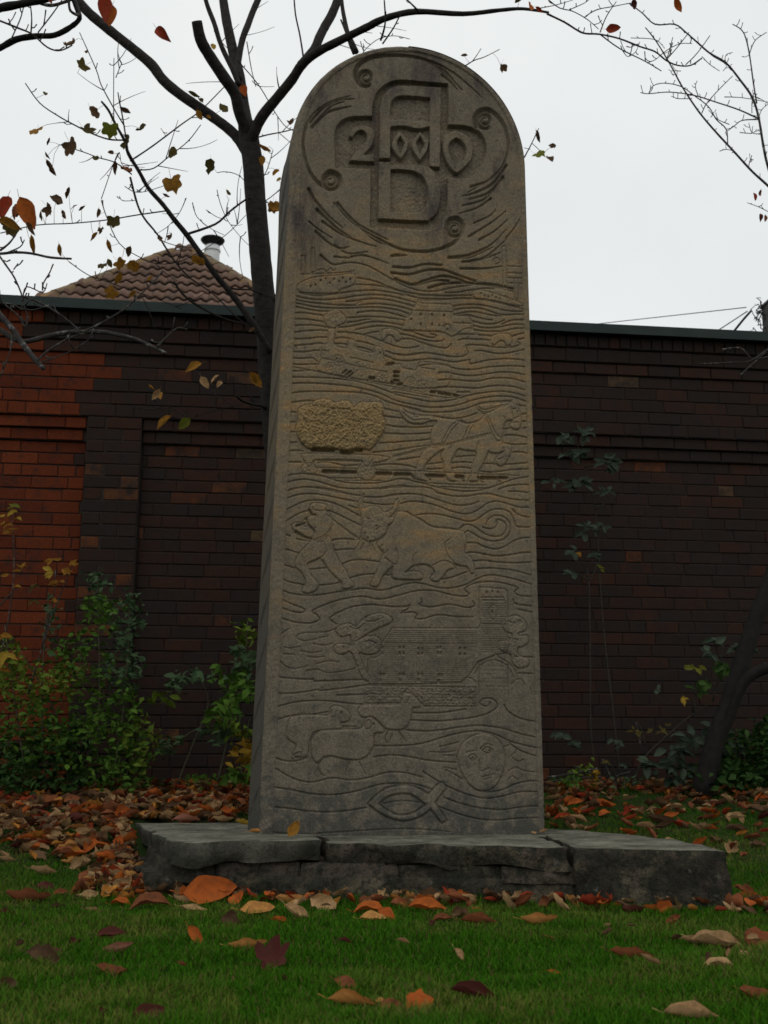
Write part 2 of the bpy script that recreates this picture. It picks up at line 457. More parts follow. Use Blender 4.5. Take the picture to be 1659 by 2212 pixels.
# ------------------------------------------------------------------ the carved stone
# The carving is drawn on a sheet measured in 1/2000 of the stone's height or so: each polyline below
# is a chisel line, each polygon a raised figure.  Sheets: name -> (origin x, origin y, unit)
SHEET = {'A': (800, 100, .50633), 'B': (800, 700, .50633), 'C': (800, 1150, .50633), 'D': (780, 1430, .53044),
         'E': (740, 1720, .55455), 'F': (740, 2080, .55455), 'G': (860, 860, .24111), 'H': (1180, 860, .25316),
         'I': (850, 1180, .22905), 'J': (1180, 1160, .25316), 'K': (840, 1460, .24111), 'L': (1050, 1460, .34358)}
LINES = '''
G 160,65 260,92 380,105 520,95 700,70 860,48 980,42 1100,40 1250,58 1400,85 1640,135
G 90,98 180,128 300,148 430,157 560,152 700,138 850,112 1000,98 1150,96 1300,115 1450,150 1600,190
G 90,150 250,185 430,205 620,222 860,226
G 740,180 880,168 1000,150 1150,146 1300,165 1450,200 1590,240
G 82,190 200,215 330,243 480,258 700,262 850,258 1000,250 1130,252 1280,268 1400,292 1520,330
G 930,222 1050,208 1180,210 1350,232 1480,262 1570,290
G 82,238 200,262 320,285 420,298 520,300
G 880,318 1000,302 1120,298 1250,312 1380,345 1480,375
G 78,328 160,318 260,325 360,342 450,350
G 750,380 860,378 980,368 1120,370 1260,382 1400,400 1480,415
G 70,405 150,396 270,402 380,418 470,435
G 750,440 860,428 960,408 1040,398
G 68,488 160,474 270,472 400,482 510,500
G 650,500 760,492 880,470 1000,442 1100,430 1230,438 1380,460 1460,478
G 65,575 180,550 300,542 420,538 515,545
G 860,530 960,510 1080,490 1200,485 1340,500 1460,535 1560,555 1659,590
G 60,640 160,645 280,638 400,625 510,628
G 630,560 760,562 880,580 1000,605 1100,640 1230,690 1350,735 1470,757 1560,755 1640,738
G 960,590 1060,565 1150,553
G 55,735 180,722 300,712 390,700 445,702
G 605,640 690,628 790,640
G 880,672 980,690 1090,725
G 600,705 700,703 755,720
G 880,745 990,765 1080,800
G 55,803 180,808 280,800 350,788 410,792
G 1240,795 1350,835 1470,855 1580,848 1659,832
G 55,880 160,888 270,882 330,885 380,925
G 1220,850 1330,895 1440,918 1560,918 1659,905
G 50,958 180,965 300,960 400,958
G 45,1045 180,1042 280,1038
G 38,1120 200,1122 400,1128 600,1138 780,1158 920,1185 1050,1220 1200,1275 1350,1330 1500,1370 1659,1402
G 35,1205 180,1195 350,1198 550,1210 750,1230 900,1255 1050,1290 1200,1340 1350,1410 1500,1450 1659,1482
G 30,1330 150,1308 300,1300 450,1300 650,1302 850,1310 1000,1330 1130,1370 1260,1430 1400,1470 1500,1490 1659,1530
G 20,1445 150,1425 260,1415 340,1418
H 290,100 450,98 620,108 780,98 930,98
H 290,148 420,152 540,150 680,140 820,130 930,135 1100,150 1280,185 1420,225 1545,262
H 620,65 760,62 880,40 960,30 1080,15 1200,15 1320,30 1440,50
H 1150,20 1300,10 1440,20
H 720,225 820,210 950,205 1060,215 1180,240 1300,270 1400,285 1550,290
H 720,270 820,255 940,248 1040,255 1150,285 1250,320 1350,330 1450,322 1550,325
H 720,325 800,310 880,295 980,295 1080,315 1180,335 1290,345
H 760,335 880,330 960,350 1080,378 1180,390
H 950,405 1050,430 1150,440 1240,425 1320,390
H 1290,440 1370,405 1450,390 1550,388
H 950,455 1040,478 1140,485 1250,475 1350,455 1450,442 1550,445
H 960,505 1060,520 1160,525 1280,525 1400,500 1480,490 1555,490
H 1010,565 1100,575 1190,580
H 1410,585 1480,560 1555,545
H 780,630 850,612 950,618 1050,622 1140,630
H 1480,620 1560,608
H 860,690 950,685 1060,690 1150,705 1250,715 1350,718 1440,705 1510,680 1480,650
H 970,755 1060,755 1150,775 1250,790 1350,785 1450,765 1555,740
H 910,915 1000,895 1100,872 1200,860 1330,850 1450,855 1555,868
H 0,790 150,805 300,785 420,782 540,800 680,825 800,825 870,800 890,770 860,700
H 0,860 150,875 300,862 430,850 540,860 650,880 740,888 830,875 915,862 900,900 960,905
H 290,945 400,920 520,918 640,940 760,968 880,980 1000,972 1130,950 1280,938 1420,935 1565,945
H 540,1015 650,1015 760,1035 860,1050 1000,1048 1140,1025 1280,1010 1420,1015 1565,1040
H 540,1105 660,1098 780,1105 900,1115 1020,1115 1150,1085 1280,1078 1420,1088 1570,1128
H 525,1190 650,1185 760,1188 880,1195 1000,1200 1120,1180 1260,1168 1400,1178 1480,1195 1575,1225
H 760,1245 900,1245
H 316,1338 430,1358 540,1360 660,1345 780,1320 900,1285 1050,1258 1200,1240 1330,1240 1460,1262 1575,1298
H 316,1412 430,1425 550,1425 680,1415 800,1390 950,1340 1100,1310 1250,1295 1380,1300 1480,1320 1580,1360
H 80,555 200,575 330,615 450,640 560,640 610,620
H 100,615 220,615 330,655 470,700 590,722 650,715 690,670
H 270,545 380,585 480,600 520,575 440,555
J 130,235 300,280 420,300 560,300 700,290 850,260 980,215
J 980,215 1080,185 1250,170 1400,165
J 480,345 620,368 760,372 900,345 1000,305
J 800,395 870,428 960,418 1040,385
J 1470,215 1580,228
J 1530,320 1590,318
J 1530,410 1590,405
J 1540,490 1590,482
J 1310,500 1390,488
J 1320,575 1420,570 1520,585 1595,605
J 1290,675 1350,672 1430,682 1595,680
J 1410,775 1500,770 1600,790
J 1320,920 1420,915 1520,905 1605,900
J 1060,910 1150,908 1230,918
J 1030,995 1130,1010 1250,1005 1380,985 1500,978 1610,975
I 1330,195 1420,215 1510,235
I 1310,290 1400,305 1560,325
I 1350,410 1480,430 1659,438
I 1330,518 1480,528 1659,530
I 1260,648 1400,640 1659,628
I 1170,768 1400,752 1659,722
I 50,255 110,240 170,250
I 50,375 150,372
I 45,500 150,500
I 50,645 180,635
I 45,755 160,745 260,752
I 35,905 140,895 240,900
I 450,905 560,895 700,920 820,945 980,935
I 1180,945 1300,930 1450,925 1659,945
I 1500,870 1659,855
J 0,358 90,372
J 0,468 120,478 280,480 400,472 480,465
J 0,552 150,558 300,555 440,545
J 0,660 150,645 300,635 430,620
J 60,865 180,848 320,830
J 0,920 100,922 200,940 275,960
J 400,915 500,905 600,892
J 400,975 500,972 590,965
J 740,830 860,820 970,815
J 700,900 820,892 930,898
J 700,965 800,952 900,962 930,970
I 20,1095 100,1065 250,1048 400,1060 550,1090 700,1140 850,1168 1050,1178 1250,1170 1400,1145 1540,1112 1659,1125
J 80,1095 180,1105 300,1130 450,1170 600,1205 750,1230 850,1238 1000,1230 1150,1195 1300,1140 1450,1090 1610,1065
J 1250,1215 1350,1180 1480,1160 1615,1162
J 1370,1240 1480,1240 1600,1255
I 10,1190 100,1150 250,1125 400,1140 550,1180 700,1225 850,1245 1050,1248 1250,1240 1400,1220 1540,1205 1659,1220
I 0,1300 120,1250 280,1225 400,1230 560,1262 720,1300
K 55,155 180,110 300,88 430,88 560,105 700,135 850,165 980,185
K 310,2 350,5 500,12 650,35 800,75 920,100 1000,108
K 1040,125 1200,130 1350,118 1500,98 1600,90
K 1040,190 1150,208 1300,222 1420,215
K 45,305 150,250 280,190 400,168 520,170 640,195 760,240 880,300 1000,365
K 860,232 960,265
K 40,450 150,380 250,325 380,290
K 575,295 650,310 760,360 880,420 1010,480
K 30,575 130,615
K 210,648 290,665 380,675
K 20,765 130,795 240,830
K 15,958 110,990 190,1015
K 5,1135 120,1185 300,1222
K 640,670 740,650 850,650 990,662
K 690,790 800,778 920,775
K 770,965 880,920 1000,908 1120,918 1250,935
K 870,1140 980,1105 1100,1088 1190,1090
K 380,1030 480,1018 580,1010
K 490,1225 620,1215 740,1195
K 1310,1098 1380,1100
K 0,1270 120,1325 300,1350 500,1345 700,1312 871,1285
L 762,52 900,80 1020,82 1120,65 1220,62 1320,85 1420,108 1570,120
L 250,20 400,4 550,0 700,10 762,52
L 300,85 380,68 500,60 620,70 720,98 850,140 950,162 1050,155 1130,128
L 440,148 530,128 640,135 760,165 880,210 980,235 1060,230 1140,190 1210,140 1300,128 1400,155 1480,178 1570,182
L 580,248 680,235 800,245 920,275 1020,300 1090,295 1160,250 1230,205 1320,195 1400,225 1440,300 1460,345 1570,352
L 1420,195 1480,245 1570,270
L 500,215 540,245 620,285 680,325 740,350 850,360 940,372
L 960,365 1000,335 1040,330 1100,355 1180,410 1270,435 1340,415 1370,350 1340,300 1290,285
L 1000,410 1030,385 1080,410 1160,455 1260,475 1350,455 1400,390 1395,310 1340,260 1270,250 1210,285 1190,330
L 1160,350 1200,365 1260,360 1290,320 1280,290
L 1025,490 1100,490 1180,525 1270,545 1350,525 1420,480 1500,450 1580,445
L 1010,582 1080,572 1180,590 1280,605 1400,595 1500,578 1590,575
L 1080,648 1180,645 1300,660 1450,665 1590,660
L 1100,720 1200,712 1330,718 1450,735 1590,775
L 790,808 880,795 1020,745
L 0,905 130,888 280,905 400,875 540,840 650,850 760,880 880,885 1000,860 1100,810 1200,775 1300,778 1450,810 1595,855
E 180,180 240,205 300,212 310,192 240,165 180,135
E 170,235 250,262 340,270 395,250 380,225 355,205 400,180 500,145 620,125 720,140 820,120 920,95 1020,95 1100,115 1180,125 1205,110 1180,85 1230,55 1330,45 1420,60 1470,80 1450,100 1480,120 1545,125
E 490,275 450,245 500,210 580,180 680,170 780,180 860,180 885,170 870,195 835,215 900,210 925,225 910,245 960,245 1040,225 1140,235 1225,235
E 945,135 950,155 935,170 1000,182 1100,168 1190,185 1235,175 1225,150
E 1445,140 1460,165 1545,178
E 1470,195 1545,210
E 1450,450 1560,455
E 1470,540 1570,545
E 165,560 250,570 365,575
E 365,585 500,580 640,575
E 155,650 250,650 390,630
E 400,635 500,625 650,605
E 490,660 650,655
E 155,725 280,695 420,690 560,705 640,710
E 140,800 250,770 350,765 440,750
E 900,755 1050,755 1190,735
E 890,795 1050,800 1200,785 1290,765 1340,740 1360,710 1330,680 1280,680 1265,705 1300,720 1320,700
E 1395,710 1420,750 1480,785 1570,805
F 140,345 200,365 260,368 330,350
F 140,395 200,435 280,472 360,482 460,460 560,470 650,460 760,430 860,432 950,455
F 955,425 1010,460 1100,510 1200,550 1300,570 1400,555 1480,535 1585,535
F 120,508 220,520 350,545 480,550 600,530 720,495 830,488 920,495 1000,520
F 1070,565 1150,595 1250,620 1380,632 1480,618 1585,610
F 1045,615 1150,655 1250,680 1350,688 1480,678 1585,675
F 125,615 230,625 360,642 500,642 650,620
F 690,285 800,285 940,275 1060,240 1160,215 1260,205 1350,225 1440,265 1585,300
F 860,200 1000,205 1150,185 1260,175 1380,190 1480,220 1570,240
F 690,345 780,335 880,345 990,365 1130,375
F 1200,490 1240,520 1300,535 1380,525 1450,495 1520,478 1585,475
F 1420,265 1480,310 1580,345
B 400,185 500,170 600,190 700,245 800,300 900,335 1000,340 1100,320 1250,300 1380,300
B 540,260 640,280 740,320 850,350 1000,365 1200,365
B 530,300 640,305 760,330 880,375 1000,385 1200,385
'''
FINE = '''
G 60,990 300,1035 560,1090 800,1140 1000,1180 1300,1235 1659,1300
G 430,885 700,945 1000,1015 1260,1060
G 790,880 900,900 1080,945
G 520,800 440,790
G 520,515 600,520
G 430,900 380,1000
H 260,280 480,290 710,298
H 715,428 830,430 940,432
H 580,470 640,440 690,480 690,560
H 600,480 640,455 670,485 665,540
H 770,560 820,510 900,490 940,500
H 100,960 240,975
H 295,950 490,980
H 0,1205 200,1240 400,1280 600,1310 720,1310
H 0,1245 200,1275 420,1310
H 460,1225 560,1240 700,1265 800,1290
J 0,985 250,995 600,1015 1000,1030 1300,1040 1500,1055
J 250,1130 500,1145 800,1160 1100,1165
J 560,1180 900,1200 1100,1200
J 0,750 200,720 400,695 560,680
J 0,820 200,770 400,715 600,690 860,620 1160,545
J 0,835 200,788 400,735 600,706 860,638 1165,562
J 1085,330 1130,440 1180,560 1230,640 1290,630
J 1110,330 1160,430 1210,540 1270,600 1300,590
J 770,400 680,470 620,570 570,690
J 800,410 710,490 650,590 600,680
J 980,430 920,500 890,600
J 910,440 870,520 840,610
J 1385,200 1410,300 1430,400
J 1400,265 1450,260
J 1430,380 1520,340
J 1400,430 1450,420 1480,430
J 1310,350 1330,400 1300,500
J 700,690 660,740
J 1010,650 985,760
J 120,260 250,350 350,350 450,360 570,375
J 110,300 220,390 330,390 420,385
J 1010,235 1080,270 1180,250 1300,210
J 1000,260 1080,300 1160,290
J 1230,850 1260,860 1300,840
I 380,170 520,185 700,210 880,210
I 1000,380 900,360 820,340
I 450,970 700,975 960,985
I 1220,1000 1400,1010 1659,1020
I 640,1105 900,1110 1000,1105
I 800,1135 1000,1140 1300,1140
I 430,780 680,780 1040,800
I 440,875 700,882 1000,890
I 260,870 340,960 430,860
I 1020,870 1095,960 1170,870
K 570,335 800,510 1000,650
K 620,385 830,550 985,665
K 595,360 815,530 995,658
K 390,655 470,690 540,670 600,620
K 385,630 470,668 600,600
K 640,500 560,600 450,650
K 190,550 300,620 390,650
K 270,480 330,500
K 440,500 410,640
K 580,800 500,890 350,960
K 550,690 580,780
K 405,255 430,290 540,300 570,280
K 300,400 330,450
K 1020,590 1060,580 1050,640
K 1080,620 1100,650
K 1190,480 1240,500 1190,540
K 1080,390 1120,400
K 1280,720 1240,770 1300,830 1340,790
L 400,540 420,600 410,670 370,680
L 580,580 550,620 560,690
L 830,490 840,560 870,620 920,670
L 840,480 880,450
L 560,735 520,740 480,750
L 720,690 800,650 870,660 920,710
L 300,620 360,660 380,680
L 100,470 60,520 30,570
L 120,490 90,550
L 180,480 220,560
L 170,490 190,560
L 95,440 75,520
L 690,130 690,130
E 280,330 270,350 310,365 350,360 380,355
E 480,300 440,315 380,320 310,322 275,335
E 360,380 420,390 460,380
E 390,350 440,340
E 205,400 240,405 290,395
E 200,435 260,440
E 290,420 350,430 410,420
E 330,450 380,455 420,450
E 320,530 380,520 440,538 520,530 590,515
E 380,490 440,475 500,480
E 230,300 190,325 165,365 165,430 190,485 240,515 300,510 330,500
E 730,375 900,378 1240,380
E 650,605 900,612 1160,615
E 1215,540 1245,495 1280,470 1330,452 1350,435 1370,455 1420,485 1450,520 1465,560
E 1235,545 1265,498 1335,468 1410,500 1450,565
E 1260,490 1258,660
E 1412,490 1418,660
E 1165,590 1190,565 1220,570 1240,590
E 1435,600 1460,575 1490,575 1505,600
E 1270,130 1390,130
E 1275,145 1395,145
E 1268,272 1410,278
E 1400,90 1415,110 1412,270
F 250,335 290,320 300,350
F 245,350 270,380
F 420,340 385,385 405,440 430,445
F 400,370 370,440
F 560,370 530,440
F 610,370 645,440
F 770,200 750,240 760,270
F 820,200 865,265
F 790,220 770,265
F 650,150 640,185 660,195 675,170 665,145 645,150
F 460,95 455,125 480,125 485,95
F 850,10 845,45 870,50 880,15
F 1200,345 1225,330 1245,350 1220,365 1200,345
F 1275,310 1300,290 1330,310 1305,325 1275,310
F 1265,300 1300,275 1335,285
F 1190,320 1240,310
F 1260,360 1265,420 1310,405
F 1275,455 1335,440
F 1285,468 1325,455
F 1400,290 1430,280 1460,310 1430,340
F 1420,420 1460,400 1500,420 1580,430
F 1440,350 1470,370 1500,360 1510,380
F 1415,470 1440,450 1470,470
F 990,318 1080,320 1130,312
F 1040,292 1150,265
F 1060,335 1130,338
F 1070,400 1140,415
F 1080,415 1170,465
F 100,750 300,765 450,755 700,740 900,735 1100,750
F 520,180 600,182
F 515,190 610,192
F 735,600 840,582 950,595
B 300,215 340,208 350,225 380,205 400,220 410,205
B 1340,160 1365,140 1385,165 1360,180
B 1420,190 1520,195
B 1420,230 1520,235
B 1430,260 1520,262
B 1430,290 1520,295
B 240,238 340,235 440,230 520,220
B 540,410 560,402 570,420 545,425
E 1310,195 1335,170 1360,195 1345,245 1320,240 1310,195
E 560,290 600,300 640,270
E 620,250 680,260 740,240
E 640,370 670,365 700,380
E 1420,260 1450,270 1480,255
E 1420,350 1470,360
E 590,370 640,340 700,310
'''
# free brush strokes round the roundel: width in sheet units at both ends
STROKES = '''
A 9 1 590,300 555,290 530,250 535,200 575,160 640,135 750,125 880,135 1010,175 1110,230 1220,320 1270,370
A 9 1 1245,540 1240,490 1275,452 1330,455 1390,510 1425,590 1432,690 1395,790 1310,870 1190,940
A 8 2 1070,1150 1085,1105 1130,1095 1160,1130 1150,1190 1100,1245 1000,1282 900,1290 780,1270 640,1200 500,1110 400,1000
A 9 1 345,850 375,820 425,840 430,890 390,918 330,900 270,840 232,750 215,640 240,530 290,460 380,400 500,365
A 4 1 960,160 1060,220 1130,300
A 3 1 1000,190 1080,250 1160,330
A 3 1 1040,240 1100,290 1130,330
A 5 1 260,520 330,440 430,390 520,385
A 5 1 270,550 350,470 440,440 500,430
A 3 1 300,520 380,430 460,400
A 3 1 1210,905 1290,880 1350,850
A 5 1 1420,780 1350,880 1240,940 1160,960
A 5 1 1400,850 1320,940 1200,980
A 4 1 1370,890 1290,980 1160,1018
A 3 1 1330,975 1250,1030 1140,1065
A 5 1 250,920 290,990 380,1090 450,1145
A 5 1 300,1040 350,1090 430,1160 520,1220
A 2 1 250,1110 310,1160 390,1210
A 3 1 330,1110 450,1190 580,1240 650,1260
A 3 1 290,1170 370,1240 440,1270 490,1260
A 2 1 400,1250 480,1300 600,1290
A 3 1 320,1310 380,1360 420,1370
A 2 1 400,1320 500,1330
A 3 1 500,1320 560,1310 640,1330 720,1360
A 2 1 1230,1120 1320,1080 1360,1040
A 3 1 1200,1200 1330,1120 1420,1050
A 3 1 1260,1220 1350,1170 1430,1100
A 4 1 1080,1325 1200,1310 1330,1250 1420,1160
A 3 1 1190,1350 1300,1320 1420,1220
A 2 1 1420,1210 1470,1150 1500,1100
A 3 1 420,1000 520,1110 640,1180 720,1220
A 3 1 540,1130 640,1220 780,1275
A 3 1 760,1310 830,1312
B 3 3 750,195 850,200 940,180 1040,185
B 3 3 740,230 850,240 950,215 1050,215 1150,250 1240,280
B 3 3 760,265 860,300 930,280 1040,250 1130,265 1200,290 1340,300 1460,325
B 3 3 840,300 900,300 1000,275 1080,280
B 3 3 960,320 1060,295 1180,290 1290,300 1400,320
B 3 1 1080,140 1200,140 1340,80
B 3 1 1160,165 1280,150 1390,110
B 3 1 1150,205 1300,205 1400,190
B 3 1 740,130 820,130
J 6 6 25,1035 195,1035
J 6 6 430,1050 600,1055
J 6 6 745,1062 830,1068
J 6 6 1050,1078 1220,1080
J 5 5 1260,1075 1350,1078
J 3 3 205,1030 260,1090
J 3 3 390,1040 440,1100
J 3 3 790,1050 840,1115
J 3 3 1005,1070 1060,1125
J 3 3 1210,1075 1270,1120
K 5 4 210,485 255,472 305,452
K 4 3 200,560 300,622 390,652
K 3 3 365,285 395,345 440,352
K 3 3 330,395 350,470 400,520 430,560
I 6 6 530,1018 715,1022
I 6 6 760,1026 950,1030
I 6 6 1225,1044 1410,1050
I 6 6 1470,1054 1640,1058
I 6 6 385,735 655,745
I 6 6 770,770 870,775 940,745 1020,740
G 5 5 1250,965 1330,950
G 5 5 1040,1135 1090,1135
G 5 5 1310,1190 1350,1195
G 5 5 1390,1205 1430,1210
G 4 4 1340,1060 1400,1062
G 4 4 1340,1110 1390,1112
G 4 4 1340,1160 1390,1165
H 4 4 450,1240 500,1245
H 4 4 540,1250 590,1265
H 4 4 620,1265 680,1280
H 4 4 720,1280 770,1295
G 3 3 700,1070 740,1040
G 3 3 740,1090 800,1050
G 3 3 780,1110 830,1070
'''
PITS = '''
H 18 325,322 460,325 605,335
H 14 215,378 325,436 460,438 545,452 640,500
G 12 615,888 1165,815 1210,825
E 9 735,400 735,430 828,400 828,430 850,400 850,430 930,405 930,432 950,405 950,432 1035,400 1035,430 1050,400 1050,430 1155,405 1155,435 1180,405 1180,435
E 12 725,545 745,545 725,575 830,545 850,545 830,575 930,545 950,545 930,575 1040,550 1055,550 1040,580
H 7 1042,72 1085,100 1130,110 1178,90 1220,115 1265,128 1330,105 1345,140 1385,150 1465,160
B 7 320,275 350,262 375,290 400,265 430,280 450,260 470,285 495,268 290,300 260,310
F 6 1315,308 1222,348 512,103 687,165
L 7 230,345 155,445
J 6 1470,290
E 7 1330,205 1300,100 1330,95 1360,100
'''
WHEELS = '''
G 70 640,920
G 70 550,1015
G 95 935,1020
G 70 930,1090
G 70 1195,1130
G 65 1530,1215
H 75 200,1145
H 70 350,1180
I 95 1095,1040
I 80 340,990
'''
# raised figures: name, mound height (mm), roughness
FIGS = '''
hay_relief 20 1 I 190,215 230,170 360,140 430,90 520,68 610,85 680,115 780,92 860,100 900,140 930,190 970,140 1030,108 1130,115 1280,115 1315,200 1300,300 1335,350 1318,480 1240,620 1140,740 1100,740 1030,730 870,770 760,740 670,730 560,740 390,722 310,715 215,610 165,470 190,330
wagon_relief 4 0 I 240,785 400,785 1040,800 1240,812 1380,835 1380,865 1240,905 1190,905 1170,950 1215,1010 1190,1100 1095,1140 1000,1100 970,1010 1020,930 1000,880 440,870 400,930 440,990 420,1050 330,1060 250,1040 240,960 290,900 250,850
horse_relief 8 0 J 560,365 650,380 760,400 850,430 960,425 1060,370 1090,330 1200,270 1300,220 1385,200 1420,150 1460,140 1480,200 1500,300 1525,400 1500,490 1440,510 1380,455 1420,400 1330,420 1300,560 1290,650 1380,680 1410,730 1370,840 1320,920 1255,940 1210,890 1230,830 1320,760 1240,790 1150,780 1130,770 1050,950 1010,1010 1010,1080 1000,1120 890,1115 930,1040 930,950 990,780 850,755 770,740 720,830 690,880 690,970 760,1075 750,1115 650,1105 600,980 590,880 560,830 600,745 550,770 470,830 380,930 360,1040 420,1110 290,1100 265,1060 280,950 320,830 360,760 460,700 440,600 470,480 520,410 430,410 350,440 200,430 120,370 70,290 70,230 120,260 180,310 330,340 450,340
mane_relief 5 0 J 985,215 1100,200 1250,190 1390,180 1385,205 1200,270 1110,320 1040,300 1000,260
bull_relief 9 0 L 410,220 450,212 520,235 600,280 680,340 760,360 860,370 960,380 1000,400 1020,470 1000,560 1040,600 1075,650 1090,740 1060,760 1020,700 960,690 900,670 920,710 850,735 790,820 720,825 700,800 740,740 690,690 640,680 560,690 520,720 480,750 560,735 630,760 640,805 580,815 400,808 360,770 380,690 330,740 290,780 260,850 230,878 180,865 190,830 250,710 270,620 300,580 250,530 240,480 300,440 340,350 390,290
bull_head_relief 8 0.25 L 75,140 90,100 125,60 110,110 115,180 130,190 180,165 260,180 300,225 370,190 400,120 425,110 420,180 380,240 340,270 390,265 400,285 350,330 330,345 320,400 260,450 180,480 120,460 95,430 110,340 100,260 80,190
man_relief 7 0 K 390,205 460,200 560,215 585,250 560,290 620,340 650,430 640,500 600,600 640,660 680,800 760,960 830,1050 860,1140 920,1200 915,1250 780,1275 770,1200 700,1130 620,1050 500,890 440,920 340,960 390,1100 460,1180 480,1240 440,1300 340,1330 280,1310 290,1240 320,1190 260,1060 190,1000 190,930 240,830 370,690 380,670 300,640 190,560 140,490 180,450 270,440 330,390 400,340 370,280
house_relief 5 0 H 290,170 350,195 680,205 715,245 710,340 890,350 940,420 950,500 990,560 760,560 690,590 650,560 560,530 100,510 150,370 220,320 260,230
locomotive_relief 5 0 G 440,710 515,690 520,520 600,520 600,620 590,720 750,760 760,680 815,650 870,690 870,770 1080,820 1090,750 1160,740 1200,800 1230,930 1350,960 1420,960 1440,1000 1600,1040 1640,960 1700,930 2000,975 2050,1020 2030,1190 1960,1250 1600,1260 1400,1220 1000,1160 800,1130 430,1060 380,1000 430,900
smoke_relief 4 0.4 G 460,370 540,300 620,280 700,330 740,400 720,450 640,480 600,510 520,500 470,430
cow_relief 5 0 G 1190,530 1280,515 1380,545 1420,600 1440,640 1370,680 1330,620 1260,600 1220,660 1190,660 1180,590
cow_relief 5 0 H 1190,570 1280,550 1380,560 1410,620 1400,680 1350,700 1320,650 1260,640 1200,690 1160,650
church_relief 5 0 E 790,297 1260,297 1268,272 1260,240 1260,75 1400,85 1415,110 1415,430 1350,440 1250,480 1210,545 1160,590 900,600 660,600 655,470 720,450 735,375
tree_relief 6 0.3 E 480,310 500,285 560,270 590,290 640,240 720,215 780,235 785,265 730,290 650,330 605,358 640,345 700,340 730,380 710,430 650,440 610,430 612,445 640,520 670,575 630,575 590,480 562,425 520,440 480,430 470,400 500,380 550,385 565,390 560,335 510,345
tree_relief 6 0.3 E 1380,270 1420,235 1470,230 1515,270 1510,310 1470,325 1480,340 1520,335 1530,370 1490,400 1470,400 1470,440 1520,460 1530,500 1480,515 1440,490 1430,440 1370,415 1365,370 1420,365 1440,330 1400,315
wall_relief 2 0.7 E 640,608 1240,618 1240,720 960,718 945,700 900,650 850,640 830,700 640,705
sheep_relief 7 0 F 230,140 300,112 440,120 450,80 490,68 540,90 565,125 545,155 510,160 515,195 380,205 340,260 330,340 270,345 250,330 270,280 215,240
sheep_relief 8 0 F 400,200 500,195 620,190 640,140 680,130 740,190 740,215 690,220 690,280 640,350 550,360 440,340 380,380 350,330 350,250
sheep_relief 7 0 F 600,90 640,62 830,60 840,10 880,0 920,30 945,75 900,80 890,130 860,190 800,200 750,190 720,160 680,130 620,130
face_relief 7 0 F 1140,350 1170,270 1240,225 1310,220 1370,260 1400,340 1390,430 1340,510 1270,530 1210,500 1160,420
factory_relief 4 0 B 190,345 180,310 220,280 300,255 420,245 510,235 525,255 520,300 440,330 420,350 300,355
chimney_relief 3 0 B 205,240 205,130 230,130 230,240
chimney_relief 3 0 B 262,230 265,85 285,85 290,225
factory_relief 4 0 B 1220,345 1280,335 1400,370 1510,410 1500,430 1380,410 1240,385
chimney_relief 3 0 B 1397,75 1420,75 1425,330 1405,330
chimney_relief 3 0 B 1472,265 1490,265 1492,390 1472,380
'''
FISH = ['655,600 700,555 760,515 850,498 920,510 985,548 1040,490 1062,483 1085,512 1020,592 1085,690 1055,705 995,628 950,665 870,692 800,685 720,650',
        '715,600 770,560 840,545 900,555 968,605 900,650 830,660 770,640']
PANEL = '630,490 560,488 500,492 450,510 415,550 405,600 408,700 410,790 620,797 618,1000 615,1145 800,1150 960,1160 1020,1130 1060,1060 1072,960 1075,845 1200,850 1270,780 1300,710 1300,650 1280,600 1240,565 1180,545 1075,540 1078,420 1075,295 950,285 850,275 780,275 720,290 660,340 632,420'
GLYPHS = [('carved_letter', ['668,738 668,480 672,420 690,365 730,320 790,303 900,305 1035,312 1035,500 1033,700 1030,790 965,785 968,600 967,548 900,562 830,547 780,545 735,550 735,738',
                             '735,500 735,440 745,395 775,370 820,366 900,370 970,378 967,515']),
          ('carved_letter', ['665,752 735,755 735,772 860,772 940,778 985,800 1020,850 1032,920 1030,990 1010,1060 970,1095 930,1107 660,1095',
                             '737,803 800,803 880,815 930,850 955,910 955,985 935,1030 890,1055 737,1050']),
          ('carved_numeral', ['488,605 500,570 540,545 590,540 630,560 642,600 630,650 600,690 575,712 640,708 640,757 488,750 515,715 560,670 588,630 594,600 578,575 550,570 522,590 510,612']),
          ('carved_numeral', ['742,640 790,567 843,630 832,690 795,742 753,690', '775,640 795,605 817,645 795,702']),
          ('carved_numeral', ['862,640 910,572 964,630 952,690 910,750 870,692', '888,640 912,605 937,650 910,706']),
          ('carved_numeral', ['1045,690 1050,620 1100,575 1130,570 1190,600 1225,660 1215,740 1160,800 1120,820 1070,760', '1082,680 1090,640 1125,615 1160,635 1185,680 1170,740 1125,768 1095,730'])]

OX, OY, NX, NY = 740, 110, 930, 2420
def on_sheet(sh, pts):
    ox, oy, k = SHEET[sh]
    return [((ox + k * x) - OX, (oy + k * y) - OY) for x, y in pts]
def pts_of(tokens):
    return [tuple(float(c) for c in t.split(',')) for t in tokens]
Hm = np.zeros((NY, NX), np.float32)             # metres, + towards the viewer
Lab = np.zeros((NY, NX), np.int16)

